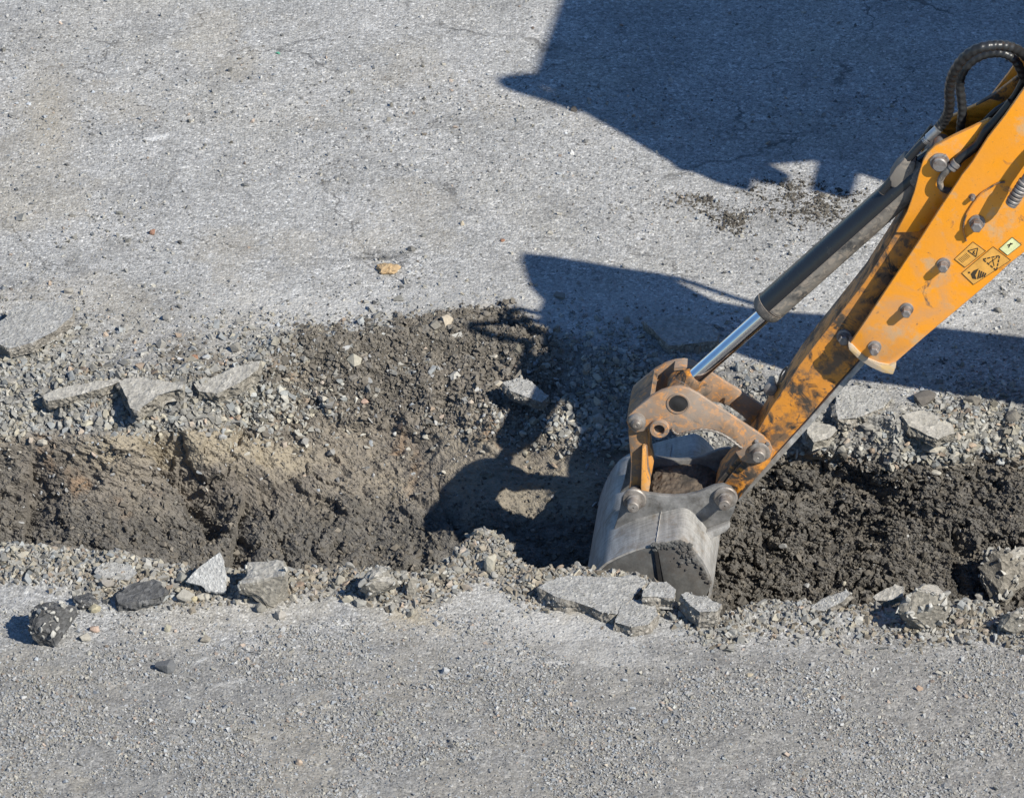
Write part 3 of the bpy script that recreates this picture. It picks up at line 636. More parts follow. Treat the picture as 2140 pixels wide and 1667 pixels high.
def add_slab(name, pts, z, thick, m, label, cat='slab', tilt=(0, 0), rough=0.006, res=0.013, seed=0, group=None):
    # pts: outline of the upper face in the photo; z its height at the middle; tilt = slope along x and y
    cx = sum(p[0] for p in pts) / len(pts); cy = sum(p[1] for p in pts) / len(pts); c = on_z(cx, cy, z)
    nrm = Vector((-tilt[0], -tilt[1], 1)).normalized(); top = []
    for x, y in pts:
        r = ray(x, y); top.append(CPOS + r * ((c - CPOS).dot(nrm) / r.dot(nrm)) - c)
    rr = random.Random(seed); fine = []
    for i, p in enumerate(top):
        q = top[(i + 1) % len(top)]; k = max(1, int((q - p).length / 0.035)); 
        for j in range(k):
            t = j / k; fine.append(p.lerp(q, t) + Vector((rr.uniform(-1, 1), rr.uniform(-1, 1), 0)) * (0.004 if j else 0.0))
    bm = bmesh.new(); add_prism(bm, fine, -nrm * thick)
    bmesh.ops.triangulate(bm, faces=bm.faces[:])
    for _ in range(8):
        es = [e for e in bm.edges if e.calc_length() > res]
        if not es: break
        bmesh.ops.subdivide_edges(bm, edges=es, cuts=1); bmesh.ops.triangulate(bm, faces=[f for f in bm.faces if len(f.verts) > 3])
    off = Vector((seed * 1.7, 3, seed * .9)); bmesh.ops.recalc_face_normals(bm, faces=bm.faces[:]); bm.normal_update()
    mv = []
    for v in bm.verts:
        d = (mn.noise(v.co * 12 + off) + .6 * mn.noise(v.co * 32 + off) + .5 * mn.noise(v.co * 80 + off)) * rough
        side = 1 - abs(v.normal.dot(nrm)); mv.append(v.co + v.normal * d * (.45 + 2.2 * side))
    for v, q in zip(bm.verts, mv): v.co = q
    me = bpy.data.meshes.new(name); bm.to_mesh(me); bm.free()
    at = me.color_attributes.new('tone', 'FLOAT_COLOR', 'POINT'); at.data.foreach_set('color', np.ones(len(me.vertices) * 4, np.float32))
    me.materials.append(m); o = bpy.data.objects.new(name, me); COL.objects.link(o); o.location = c
    if label: tag(o, label, cat, group)
    return o
def pebbles_on(parent, n, spread, size, seed, up=0.5, tones=1.15):  # aggregate stones stuck in a chunk: a part of it
    r = np.random.default_rng(seed); me0 = parent.data
    vs = np.array([v.co[:] for v in me0.vertices]); nr = np.array([v.normal[:] for v in me0.vertices])
    ok = np.where((nr[:, 2] > -0.1) & ((nr[:, 2] > up) | (nr[:, 1] < -0.2)))[0]
    if len(ok) == 0: ok = np.arange(len(vs))
    j = r.choice(ok, n); s = np.clip(size * np.exp(r.normal(0, .35, n)), size * .5, size * 2)
    pv = protos[r.integers(0, len(protos), n)]; R = rotmats(n)
    vv = np.einsum('nij,nkj->nki', R, pv) * s[:, None, None] + (vs[j] + nr[j] * s[:, None] * .1)[:, None, :]
    FF = (IF[None] + (np.arange(n) * len(IV))[:, None, None]).reshape(-1, 3)
    t = np.clip(r.normal(tones, .2, (n, 1)), .6, 1.6) * np.array([1.03, 1, .93]); t = np.repeat(t, len(IV), axis=0)
    o = numpy_mesh('aggregate', vv.reshape(-1, 3), FF, M['gravel'], False, {'tone': t}); o.parent = parent; o['kind'] = 'stuff'; return o

ash = M['slab']
add_slab('asphalt_slab', [(2, 668), (30, 640), (90, 628), (152, 640), (150, 662), (118, 690), (70, 715), (20, 728), (0, 720), (-30, 700)], .085, .045, ash, 'broad grey asphalt slab lying tilted at the left edge above the trench', tilt=(.05, .12), seed=1)
s = add_slab('asphalt_slab', [(252, 800), (262, 792), (300, 790), (345, 796), (382, 800), (380, 812), (330, 826), (288, 858), (272, 852)], .015, .06, M['chunk'], 'grey slab fragment with a dark gap on its left, half buried in the far gravel shoulder', tilt=(.0, .25), seed=2, rough=.009)
add_slab('asphalt_slab', [(402, 795), (440, 790), (490, 770), (545, 750), (540, 772), (500, 800), (455, 822), (415, 818)], .0, .06, M['chunk'], 'long pale slab sliver sticking out of the rim left of the dark spoil', tilt=(.1, .35), seed=3)
add_slab('asphalt_slab', [(85, 826), (150, 806), (245, 788), (255, 796), (210, 812), (150, 828), (100, 838)], .008, .05, M['chunk'], 'narrow buried slab edge forming a pale line at the far left shoulder', tilt=(.05, .4), seed=4)
add_slab('asphalt_slab', [(1052, 800), (1080, 790), (1112, 796), (1148, 826), (1132, 840), (1098, 828), (1066, 816)], -.03, .05, ash, 'pale triangular slab caught on the dark slope just left of the arm shadow neck', tilt=(.0, .3), seed=5)
add_slab('asphalt_slab', [(1345, 672), (1400, 660), (1460, 664), (1500, 690), (1500, 712), (1400, 722), (1375, 700)], .045, .05, ash, 'flat asphalt slab lying in the arm shadow behind the ram rod', tilt=(.03, .03), seed=6)
add_slab('asphalt_slab', [(1745, 812), (1790, 806), (1850, 818), (1862, 832), (1850, 850), (1800, 870), (1752, 876), (1748, 850)], .03, .05, ash, 'pale slab with an undercut hole on the rim just right of the dipper', tilt=(-.02, .25), seed=7, rough=.009)
add_slab('asphalt_slab', [(1885, 868), (1930, 858), (1985, 880), (1995, 905), (1960, 918), (1900, 890)], .0, .045, M['chunk'], 'sloping grey slab over loose stones on the far right rim', tilt=(-.15, .3), seed=8)
add_slab('asphalt_slab', [(1690, 880), (1740, 888), (1750, 898), (1735, 915), (1700, 925), (1686, 905)], -.03, .05, M['chunk'], 'small blocky fragment on the rim tucked against the dipper shadow', tilt=(-.1, .3), seed=9, rough=.008)
# near lip, cracked asphalt plates
NEARG = 'broken asphalt plates on the near lip by the bucket'
add_slab('asphalt_slab', [(1124, 1226), (1150, 1212), (1190, 1202), (1260, 1204), (1330, 1202), (1352, 1216), (1330, 1240), (1300, 1270), (1290, 1283), (1255, 1278), (1200, 1256), (1160, 1246)], .045, .06, ash, 'largest cracked plate of the near lip, gritty grey with a tan corner', tilt=(-.03, .03), seed=11, group=NEARG, rough=.007)
add_slab('asphalt_slab', [(1290, 1284), (1302, 1262), (1325, 1252), (1370, 1262), (1376, 1284), (1355, 1304), (1320, 1310), (1282, 1298)], .04, .05, ash, 'pale rounded plate between the largest cracked plate and the small block', tilt=(0, .03), seed=12, group=NEARG)
add_slab('asphalt_slab', [(1345, 1232), (1368, 1218), (1392, 1216), (1412, 1232), (1408, 1250), (1372, 1246), (1342, 1246)], .08, .055, ash, 'small block with a dark broken face directly below the bucket side', tilt=(0, .08), seed=13, group=NEARG)
add_slab('asphalt_slab', [(1422, 1240), (1440, 1236), (1480, 1250), (1507, 1262), (1500, 1276), (1462, 1278), (1440, 1262)], .085, .065, ash, 'gritty topped block standing right of the bucket side, dark on its left face', tilt=(-.04, .06), seed=14, group=NEARG)
add_slab('asphalt_slab', [(388, 1215), (412, 1188), (440, 1166), (458, 1155), (468, 1178), (474, 1200), (470, 1236), (436, 1234), (420, 1222)], .08, .02, M['slab_pale'], 'upright pale triangular slab pointing up out of the near left lip', tilt=(.1, 1.1), seed=15, rough=.004)
add_slab('asphalt_slab', [(240, 1240), (268, 1222), (320, 1212), (345, 1230), (340, 1246), (290, 1256), (246, 1262)], .05, .035, M['slab_dark'], 'dark bitumen fragment lying left of the upright triangular slab', tilt=(.0, .2), seed=16, rough=.009)
add_slab('asphalt_slab', [(198, 1196), (208, 1180), (235, 1172), (270, 1178), (288, 1196), (268, 1212), (210, 1205)], .04, .03, ash, 'rounded pale grey fragment on the near lip at far left', tilt=(0, .35), seed=17)
add_slab('asphalt_slab', [(235, 1170), (262, 1165), (310, 1175), (318, 1182), (270, 1184)], .02, .03, ash, 'thin whitish slab edge right at the near left brink', tilt=(0, .2), seed=18)
add_slab('asphalt_slab', [(1695, 1270), (1720, 1248), (1768, 1232), (1780, 1238), (1762, 1256), (1722, 1276)], .055, .028, ash, 'thin pale slab overhanging the near brink right of the bucket', tilt=(.25, .35), seed=19)
add_slab('asphalt_slab', [(1822, 1246), (1838, 1236), (1870, 1222), (1888, 1226), (1886, 1244), (1858, 1256), (1830, 1254)], .055, .035, M['chunk'], 'pale wedge shaped fragment on the near brink left of the big round lump', tilt=(.15, .35), seed=20)

CH = M['chunk']; RK = M['rock']
def lump(px, py, w_, h_, seed, label, n, size, m=None, tone=(1, 1, 1), **kw):
    w_ *= 1.15; h_ *= 1.12; kw.setdefault('sink', .12)
    o = add_rock('rubble_lump', px, py, w_, h_, seed, m or CH, label, 'rubble', None, tone, rough=.20, **kw); pebbles_on(o, n, 0, size, seed, tones=.95); return o
lump(112, 1306, 104, 92, 101, 'dark bitumen lump crusted with tan stones, alone at the lower left', 60, .010, M['slab_dark'])
lump(562, 1216, 96, 92, 102, 'brown crumbly lump on the near lip right of the triangular slab', 14, .008)
lump(795, 1222, 82, 76, 103, 'grey lump with pinkish stones standing on the middle of the near lip', 18, .011)
lump(1928, 1276, 104, 104, 104, 'big round rubble lump packed with pale stones on the near right lip', 60, .012)
lump(2100, 1206, 110, 116, 105, 'largest stone crusted lump leaning over the trench at the right edge', 80, .012)
lump(2118, 1300, 70, 62, 106, 'grey lump at the right edge below the largest crusted lump', 14, .010)
lump(862, 1232, 30, 44, 107, 'small dark faced block just right of the lump with pinkish stones', 4, .006)
lump(180, 1256, 44, 34, 115, 'small stony lump above right of the tan crusted lump', 10, .009, M['slab_dark'])
R_ = [ # px, py, w, h, tone, label
 (345, 1390, 46, 36, (.42, .44, .48), 'dark angular stone alone on the gravel at lower left'),
 (1026, 1180, 34, 46, (1.35, 1.28, 1.1), 'pale yellowish upright stone on the near lip mound'),
 (740, 753, 34, 36, (1.25, 1.2, 1.05), 'elongated pale cobble lying in the dark spoil'),
 (934, 674, 36, 36, (1.35, 1.2, 1.0), 'cream coloured stone on top of the dark spoil rim'),
 (910, 680, 36, 26, (.7, .66, .6), 'brown stone beside the cream stone on the spoil rim'),
 (858, 519, 22, 15, (.5, .5, .5), 'dark round pebble on the asphalt left of the arm shadow'),
 (885, 491, 15, 10, (.55, .57, .58), 'tiny dark pebble above right of the dark round pebble'),
 (967, 466, 12, 17, (1.5, 1.35, 1.1), 'small cream pebble standing on the open asphalt'),
 (318, 485, 20, 18, (.85, .5, .38), 'rusty brown pebble on the asphalt at left'),
 (512, 384, 20, 11, (.5, .52, .55), 'small dark stone on the asphalt at upper left'),
 (143, 606, 22, 20, (.85, .83, .8), 'grey stone resting on the broad slab top corner'),
 (250, 445, 18, 11, (.6, .6, .57), 'flat olive pebble on the asphalt at left'),
 (150, 450, 18, 8, (.6, .58, .55), 'flat dark pebble left of the olive pebble'),
 (1200, 228, 20, 16, (.5, .45, .4), 'brown pebble inside the large machine shadow edge'),
 (887, 280, 14, 9, (.55, .5, .45), 'small brown stone on open asphalt above the cream pebble'),
 (1113, 58, 8, 8, (.5, .4, .35), 'tiny brown pebble near the top beside the machine shadow'),
 (834, 622, 34, 15, (.62, .62, .6), 'flat grey green stone set in the asphalt before the spoil'),
 (1050, 502, 13, 8, (.9, .5, .35), 'tiny orange brown pebble above the arm shadow tip'),
 (930, 1402, 22, 18, (1.15, 1.2, 1.3), 'bluish white pebble alone on the near gravel'),
 (625, 1592, 17, 15, (1.4, 1.15, .95), 'small pinkish white pebble near the bottom of the picture'),
 (792, 1490, 15, 14, (.9, .92, .8), 'small olive pebble on the near gravel'),
 (1922, 1438, 15, 15, (1.2, .9, .7), 'small tan pebble on the gravel at lower right'),
 (1568, 1408, 18, 11, (1.3, 1.15, .9), 'flat cream pebble on the gravel below the bucket'),
 (1895, 1515, 16, 12, (.85, .85, .85), 'grey pebble on the gravel at lower right'),
 (2085, 648, 22, 16, (.55, .55, .55), 'dark stone on the asphalt right of the yellow plate'),
 (1930, 830, 60, 34, (.45, .42, .4), 'dark pointed stone on the far right rim in the sun'),
 (2032, 838, 40, 26, (.5, .47, .43), 'dark stone on the far right rim at the shadow edge'),
 (1945, 932, 46, 28, (1.1, 1.05, .95), 'large pale block in the far right stone band'),
 (225, 1218, 34, 32, (.95, .9, .85), 'squarish tan stone above the dark bitumen fragment'),
 (388, 1246, 42, 34, (.95, .92, .86), 'round grey cobble at the foot of the triangular slab'),
 (384, 1210, 30, 30, (.85, .85, .8), 'grey stone left of the triangular slab'),
 (404, 1252, 18, 20, (1.3, 1.15, .8), 'ochre stone under the triangular slab'),
 (425, 1246, 30, 20, (1.15, 1.1, 1.0), 'light flat stone beneath the triangular slab tip'),
 (490, 1200, 22, 30, (.9, .88, .8), 'standing grey stone right of the triangular slab'),
 (200, 1272, 26, 24, (1.3, 1.2, .9), 'yellowish stone right of the tan crusted lump'),
 (199, 1313, 28, 18, (1.3, 1.0, .85), 'pink stone right of the tan crusted lump'),
 (178, 1330, 28, 20, (1.1, 1.05, .95), 'pale stone below the pink stone'),
 (352, 1312, 18, 18, (1.2, 1.15, .95), 'pale wedge stone on the gravel below the bitumen fragment'),
 (429, 1335, 26, 18, (.75, .7, .62), 'brownish stone on the gravel beneath the near left lip'),
 (585, 1284, 28, 24, (1.05, 1.0, .95), 'pale stone under the brown crumbly lump'),
 (545, 1268, 26, 26, (.75, .73, .68), 'dark triangular stone under the brown crumbly lump'),
 (628, 1222, 26, 16, (.8, .62, .5), 'reddish stone between the two middle lip lumps'),
 (712, 1212, 24, 24, (1.05, 1.0, .9), 'light stone left of the lump with pinkish stones'),
 (752, 1258, 30, 22, (.85, .85, .83), 'grey stone at the foot of the lump with pinkish stones'),
 (955, 1190, 32, 20, (.75, .73, .68), 'grey cobble on the slope of the near lip mound'),
 (1111, 1222, 22, 14, (1.3, 1.25, 1.1), 'small white stone at the end of the long crack'),
 (764, 752, 14, 14, (.95, .92, .9), 'small grey stone right of the elongated cobble'),
 (762, 838, 22, 14, (1.3, .95, .8), 'pinkish stone in the middle of the earth slope'),
 (672, 844, 16, 14, (1.15, 1.15, 1.15), 'white stone left of the pinkish stone on the slope'),
 (597, 792, 20, 14, (1.2, 1.1, .95), 'cream stone on the slope under the spoil rim'),
 (676, 786, 18, 12, (1.1, 1.05, .95), 'light stone on the slope below the elongated cobble'),
 (1042, 802, 24, 15, (1.35, 1.25, 1.1), 'cream stone at the left end of the triangular rim slab'),
 (1030, 744, 20, 12, (1.25, 1.2, 1.1), 'white stone on the dark slope above the triangular rim slab'),
 (1290, 753, 24, 24, (.95, .93, .9), 'round stone in the arm shadow left of the link'),
 (1252, 876, 30, 40, (1.0, .98, .95), 'long pale stone in the sunlit gap left of the link'),
 (1140, 762, 24, 16, (.9, .9, .9), 'pale stone at the edge of the arm shadow'),
 (90, 925, 24, 22, (1.15, 1.1, 1.0), 'pale stone set in the face at far left'),
 (180, 884, 28, 18, (1.3, 1.25, 1.05), 'pale wedge stone in the left gravel band'),
 (285, 880, 26, 30, (1.2, 1.18, 1.1), 'large white stone in the left gravel band'),
 (312, 882, 20, 22, (1.15, 1.15, 1.1), 'white stone right of the large white stone'),
 (430, 880, 26, 28, (1.0, .97, .95), 'grey angular stone at the end of the left gravel band'),
 (490, 866, 12, 26, (1.25, 1.2, 1.0), 'tall cream sliver in the crevice of the earth face'),
 (480, 872, 22, 12, (1.25, .85, .7), 'pink stone beside the cream sliver'),
 (335, 720, 26, 24, (.95, .93, .9), 'pale rounded stone on the rubble above the left slabs'),
 (492, 725, 26, 26, (.8, .77, .72), 'brown rounded stone at the left end of the spoil'),
 (347, 663, 24, 20, (.7, .7, .7), 'grey wedge stone on the dusty asphalt at left'),
 (297, 795, 12, 14, (1.35, 1.3, 1.2), 'white pebble above the gapped slab fragment'),
 (428, 745, 20, 12, (1.1, 1.15, 1.25), 'bluish pale stone in the brown rubble'),
 (408, 745, 20, 14, (.95, .55, .38), 'rust red stone in the brown rubble'),
 (190, 820, 30, 16, (.8, .78, .75), 'flat grey stone on the left shoulder'),
 (25, 795, 30, 14, (1.15, 1.1, 1.0), 'pale flat stone at the left edge of the shoulder'),
 (60, 812, 34, 16, (.85, .83, .8), 'grey flat stone on the shoulder next to the left edge'),
 (2020, 905, 36, 22, (.8, .77, .7), 'dusty grey stone in the far right rubble'),
 (2080, 918, 40, 36, (.85, .8, .72), 'large dusty block in the far right rubble'),
 (2115, 870, 36, 30, (.6, .57, .53), 'brown block at the far right edge of the rim'),
 (1480, 1005, 0, 0, None, None),
 (1762, 938, 28, 22, (1.0, .98, .93), 'grey cobble in the middle of the far right stone band'),
 (1800, 945, 24, 26, (1.05, 1.02, .95), 'angular pale stone in the far right stone band'),
 (1856, 962, 26, 24, (1.15, 1.12, 1.05), 'white angular stone low in the far right stone band'),
 (1876, 918, 22, 18, (1.3, 1.28, 1.2), 'bright white stone in the far right stone band'),
 (1838, 908, 28, 22, (1.0, .98, .92), 'grey stone beneath the undercut slab'),
 (1810, 890, 34, 22, (.9, .88, .84), 'blocky grey stone right of the undercut slab'),
 (1957, 985, 24, 12, (1.15, 1.12, 1.05), 'flat white stone at the bottom of the far right stone band'),
 (1765, 1218, 12, 11, (1.2, 1.15, 1.0), 'lone pale pebble low on the dark right face'),
 (2045, 1246, 30, 26, (.9, .88, .85), 'grey stone at the trench brink left of the largest crusted lump'),
]
for i, (px, py, w_, h_, tn, lb) in enumerate(R_):
    if lb: add_rock('stone', px, py, w_, h_, 200 + i, RK, lb, 'stone', None, tn, npts=14 + i % 7)
for so_ in [o_ for o_ in COL.objects if o_.name.startswith('asphalt_slab')]:
    ar = so_.dimensions.x * so_.dimensions.y
    if ar > .004 and so_.data.materials[0] == M['slab']: pebbles_on(so_, int(min(200, ar * 4200)), 0, .0035, len(so_.name) + int(so_.location.x * 100) + 500, .75, .95)
# a crumbly yellow clod
o = add_rock('clod', 812, 558, 54, 30, 160, M['rock'], 'crumbly sandy yellow clod on the asphalt above the spoil', 'clod', None, (1.35, 1.0, .62), rough=.35, npts=24, sink=.5)
o = add_rock('glass_shard', 580, 110, 14, 8, 161, RK, 'small green shard on the asphalt near the top left', 'shard', None, (.35, 1.1, .8))
# countable stones of each strip, alike enough to share a description
def strip(n, sel, smin, smax, label, group, seed, tone=1.0, sink=.3):
    r = random.Random(seed); protos_ = [rock_mesh('stone', (1, r.uniform(.6, .95), r.uniform(.5, .8)), seed * 10 + q, RK, npts=14, tone=tuple(c * tone * (.78, 1.2, .95, 1.35, .85, 1.05, 1.15, .9)[q] for c in ((1, 1, 1), (1.05, 1, .9), (1.1, .97, .86), (.96, 1, 1.03))[q % 4])) for q in range(8)]
    wgt = sel[cand[:, 0], cand[:, 1]] * area[cand[:, 0], cand[:, 1]] * ((cpx > 5) & (cpx < 2135)); cw = np.cumsum(wgt); cw /= cw[-1]
    for k in range(n):
        j = int(np.searchsorted(cw, r.random())); a, b = cand[j]; s_ = r.uniform(smin, smax) / PPM / 2
        o = bpy.data.objects.new('stone', protos_[k % 8]); COL.objects.link(o)
        o.location = Vector(TP[a, b]) + Vector(GN[a, b]) * s_ * (.55 - sink); o.scale = (s_, s_, s_)
        o.rotation_euler = (r.uniform(-.6, .6), r.uniform(-.6, .6), r.uniform(0, 6.28)); tag(o, label, 'stone', group)
strip(42, lay * (PX < 700), 14, 26, 'pale angular stone of the gravel layer in the left far face', 'stones in the left far face', 11, 1.15)
strip(46, lay * (PX > 1620), 14, 28, 'pale angular stone of the gravel layer in the right far face', 'stones in the right far face', 12, 1.15)
strip(56, rub_near * (PX < 980), 13, 34, 'loose grey stone among the rubble of the near left lip', 'stones on the near left lip', 13, 1.0)
strip(14, rub_near * (PX > 1540), 12, 32, 'loose grey stone among the rubble of the near right lip', 'stones on the near right lip', 16, 1.0)
strip(26, lay * ((PX > 1190) & (PX < 1300) & (PY > 800)), 11, 20, 'pale stone in the sunlit pile beside the link shadow', 'stones beside the link', 14, 1.2)
strip(30, band_m * midslope, 9, 18, 'light stone stuck in the dark spoil slope', 'stones in the spoil slope', 15, 1.15)
def clods(n, sel, smin, smax, label, group, seed, tone):
    r = random.Random(seed); protos_ = [rock_mesh('soil_clod', (1, r.uniform(.7, 1), r.uniform(.6, .85)), seed * 10 + q, M['clod'], npts=26, rough=.3, tone=tuple([tone * r.uniform(.8, 1.2)] * 3)) for q in range(8)]
    wgt = sel[cand[:, 0], cand[:, 1]] * area[cand[:, 0], cand[:, 1]] * ((cpx > 5) & (cpx < 2135)); cw = np.cumsum(wgt); cw /= cw[-1]
    for k in range(n):
        j = int(np.searchsorted(cw, r.random())); a, b = cand[j]; s_ = r.uniform(smin, smax) / PPM / 2
        o = bpy.data.objects.new('soil_clod', protos_[k % 8]); COL.objects.link(o)
        o.location = Vector(TP[a, b]) + Vector(GN[a, b]) * s_ * .2; o.scale = (s_, s_, s_)
        o.rotation_euler = (r.uniform(-.6, .6), r.uniform(-.6, .6), r.uniform(0, 6.28)); tag(o, label, 'clod', group)
clods(40, lip + 0.15 * midslope * band_m, 14, 32, 'dark soil clod on the spoil heap along the far rim', 'clods of the far spoil heap', 21, 1.5)
clods(36, rightface * face_m, 14, 34, 'dark clod bulging from the right far face', 'clods of the right face', 22, .95)

# ------------------------------------------------------------------ the backhoe loader: arm in the picture, the rest of it out of frame to the right
BASE = Vector((4.6, 0.9, 0))
root = bpy.data.objects.new('backhoe_loader', None); COL.objects.link(root); root.location = BASE; root['base'] = BASE[:]
tag(root, 'orange backhoe loader reaching its worn arm and grey bucket down into the trench', 'backhoe loader')
def sub(o, child): child.parent = o; child.matrix_parent_inverse = Matrix.Identity(4) ; return child
def part(name, bm, m, parent=None, smooth=35):
    return from_bm(name, bm, m, parent or root, smooth)
def child_of(p, o):                                          # o was built in world space; hang it under part p
    o.parent = p; o.matrix_parent_inverse = Matrix.Translation(-BASE) @ Matrix.Identity(4) if False else Matrix.Identity(4)
    return o
# parts sit at world coordinates: part matrix = root(BASE) * inverse(BASE) * identity, so sub-parts need no correction
def subplate(p, *a, **k):
    o = plate(*a, None, **k) if len(a) == 5 else plate(*a, **k); return child_of(p, o)
def lathe_part(name, px, py, k, prof, m, parent=None, hexa=False, owner=None, seg=32, smooth=35):
    bm = bmesh.new(); add_lathe(bm, on_arm(px, py, k), -ARM_N, prof, seg, hexa)
    o = from_bm(name, bm, m, None if owner else (parent or root), smooth)
    if owner: child_of(owner, o)
    return o

# bucket ------------------------------------------------------
side = [(1225, 1290), (1226, 1215), (1232, 1205), (1247, 1195), (1281, 1170), (1328, 1148), (1368, 1138), (1415, 1128), (1439, 1137), (1462, 1163), (1482, 1197), (1489, 1224), (1480, 1246), (1462, 1300)]
KN, KF = -.245, .495                                         # near and far edge of the bucket
def shell_bm(th=.018):
    prof = [(1236, 1560), (1216, 1400), (1210, 1310), (1214, 1266), (1226, 1232), (1240, 1205), (1252, 1188), (1267, 1175), (1286, 1165), (1306, 1156), (1328, 1148), (1368, 1137), (1398, 1130), (1420, 1127), (1440, 1138), (1464, 1165), (1480, 1192), (1489, 1220), (1487, 1240), (1474, 1262), (1452, 1280)]
    P = [on_arm(x, y, KN) for x, y in prof]; P = catmull(P, 4)
    bm = bmesh.new(); rows = []
    ks = np.linspace(0, KF - KN, 13)
    ctr = on_arm(1360, 1330, KN)
    inner = [p + (ctr - p).normalized() * th for p in P]
    for line in (P, inner):
        g = [[bm.verts.new(p + ARM_N * float(k)) for k in ks] for p in line]; rows.append(g)
    for g in rows:
        for a, b in zip(g, g[1:]):
            for i in range(len(ks) - 1): bm.faces.new((a[i], a[i + 1], b[i + 1], b[i]))
    o, q = rows
    for i in range(len(P) - 1):
        bm.faces.new((o[i][0], o[i + 1][0], q[i + 1][0], q[i][0])); bm.faces.new((o[i][-1], q[i][-1], q[i + 1][-1], o[i + 1][-1]))
    for i in range(len(ks) - 1):
        bm.faces.new((o[0][i], q[0][i], q[0][i + 1], o[0][i + 1])); bm.faces.new((o[-1][i], o[-1][i + 1], q[-1][i + 1], q[-1][i]))
    return bm
bucket = part('bucket', shell_bm(), M['bucket'], smooth=50); bucket['label'] = 'dusty grey steel bucket'
sidef = [(1240, 1560), (1220, 1400), (1215, 1310), (1218, 1267), (1230, 1234), (1243, 1208), (1255, 1191), (1270, 1178), (1290, 1167), (1308, 1159), (1328, 1151), (1368, 1140), (1398, 1133), (1418, 1131), (1437, 1141), (1458, 1165), (1475, 1192), (1485, 1224), (1474, 1250), (1445, 1330), (1400, 1450), (1350, 1530)]
for k0, k1 in ((KN - .004, KN + .014), (KF - .014, KF + .004)):
    subplate(bucket, 'side_plate', sidef, k0, k1, M['bucket_side'], bev=.002, kref=KN)
# upright stiffener on the near side, in two slightly offset plates
bm = bmesh.new()
add_prism(bm, [on_arm(x, y, KN - .004) - ARM_N * .010 for x, y in [(1367, 1142), (1373, 1141), (1384, 1215), (1388, 1300), (1382, 1300), (1377, 1215)]], ARM_N * .010)
child_of(bucket, from_bm('side_rib', bm, M['grease']))
subplate(bucket, 'wear_plate', [(1374, 1145), (1416, 1133), (1436, 1143), (1457, 1167), (1473, 1193), (1482, 1224), (1470, 1262), (1440, 1330), (1392, 1330), (1387, 1215)], KN - .010, KN - .004, M['bucket_side'], bev=.0015)
# ears carrying the two bucket pins
ear = c1([(345, 1010), (352, 965), (370, 935), (405, 912), (450, 915), (520, 928), (600, 940), (680, 945), (750, 940), (820, 925), (880, 900), (930, 880), (985, 873), (1035, 892), (1062, 935), (1066, 985), (1055, 1035), (1030, 1085), (1025, 1110), (985, 1130), (930, 1150), (850, 1160), (820, 1120), (770, 1100), (640, 1120), (520, 1170), (420, 1200), (330, 1240), (300, 1170), (330, 1080)])
for k0, k1 in ((-.028, -.008), (.226, .246)):
    subplate(bucket, 'ear_plate', ear, k0, k1, M['ear'], bev=.003, kref=-.028)
# welded doubler where the shell meets the lip, right
subplate(bucket, 'corner_gusset', c1([(850, 1180), (1020, 1118), (1028, 1135), (1000, 1165), (900, 1215), (870, 1300), (855, 1310)]), -.06, -.03, M['bucket'], bev=.002)
sm0 = on_arm(1371, 1136, KN); bm = bmesh.new()                # weld seam across the back of the shell
add_tube(bm, [sm0 + ARM_N * (.01 + .04 * q) + Vector((0, 0, .0015)) for q in range(18)], .0017, 8, .4, 5); child_of(bucket, from_bm('weld_seam', bm, M['bucket'], None, 60))
teeth = bmesh.new()
for i in range(5):
    kc = KN + .06 + i * .155; a = on_arm(1350, 1530, KN) + ARM_N * (kc - KN)
    add_prism(teeth, [a + Vector((dx, 0, dz)) - ARM_N * .03 for dx, dz in [(-.25, 0), (-.25, -.04), (-.22, -.15), (-.20, -.04), (-.18, 0)]], ARM_N * .06)
child_of(bucket, from_bm('teeth', teeth, M['bucket_side']))
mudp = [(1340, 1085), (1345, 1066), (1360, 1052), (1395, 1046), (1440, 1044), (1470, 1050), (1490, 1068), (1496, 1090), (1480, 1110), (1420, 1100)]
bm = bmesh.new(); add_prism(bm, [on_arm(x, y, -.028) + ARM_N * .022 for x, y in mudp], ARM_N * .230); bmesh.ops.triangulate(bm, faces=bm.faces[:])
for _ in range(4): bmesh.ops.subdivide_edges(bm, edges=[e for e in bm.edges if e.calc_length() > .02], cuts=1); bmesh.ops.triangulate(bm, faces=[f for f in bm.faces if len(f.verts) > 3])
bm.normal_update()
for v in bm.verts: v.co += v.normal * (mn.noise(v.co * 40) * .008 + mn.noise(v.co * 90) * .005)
child_of(bucket, from_bm('hinge_mud', bm, M['mud']))  # mud sheet coloured dark to carry the shade between the ears too
# lumps of soil stuck on the side plate
r = random.Random(5); bm = bmesh.new()
for i in range(150):
    t = r.random(); 
    if i < 75: px, py = 1368 + 72 * t + r.gauss(0, 3), 1136 - 6 * t + abs(r.gauss(0, 5)) + (5 if t > .8 else 0)
    elif i < 120: px, py = r.gauss(1432, 12), r.gauss(1158, 12)
    else: px, py = 1440 + 45 * t, 1150 + 70 * t + r.gauss(0, 5)
    c = on_arm(px, py, KN - .012); s_ = r.uniform(.003, .010)
    bmesh.ops.create_icosphere(bm, subdivisions=1, radius=s_, matrix=Matrix.Translation(c) @ Matrix.Diagonal((r.uniform(.7, 1.3), .6, r.uniform(.7, 1.3), 1)))
for v in bm.verts: v.co += Vector((mn.noise(v.co * 150), mn.noise(v.co * 150 + Vector((9, 0, 0))), mn.noise(v.co * 150 + Vector((0, 9, 0))))) * .004
o = child_of(bucket, from_bm('stuck_soil', bm, M['bucket_side'])); o['kind'] = 'stuff'

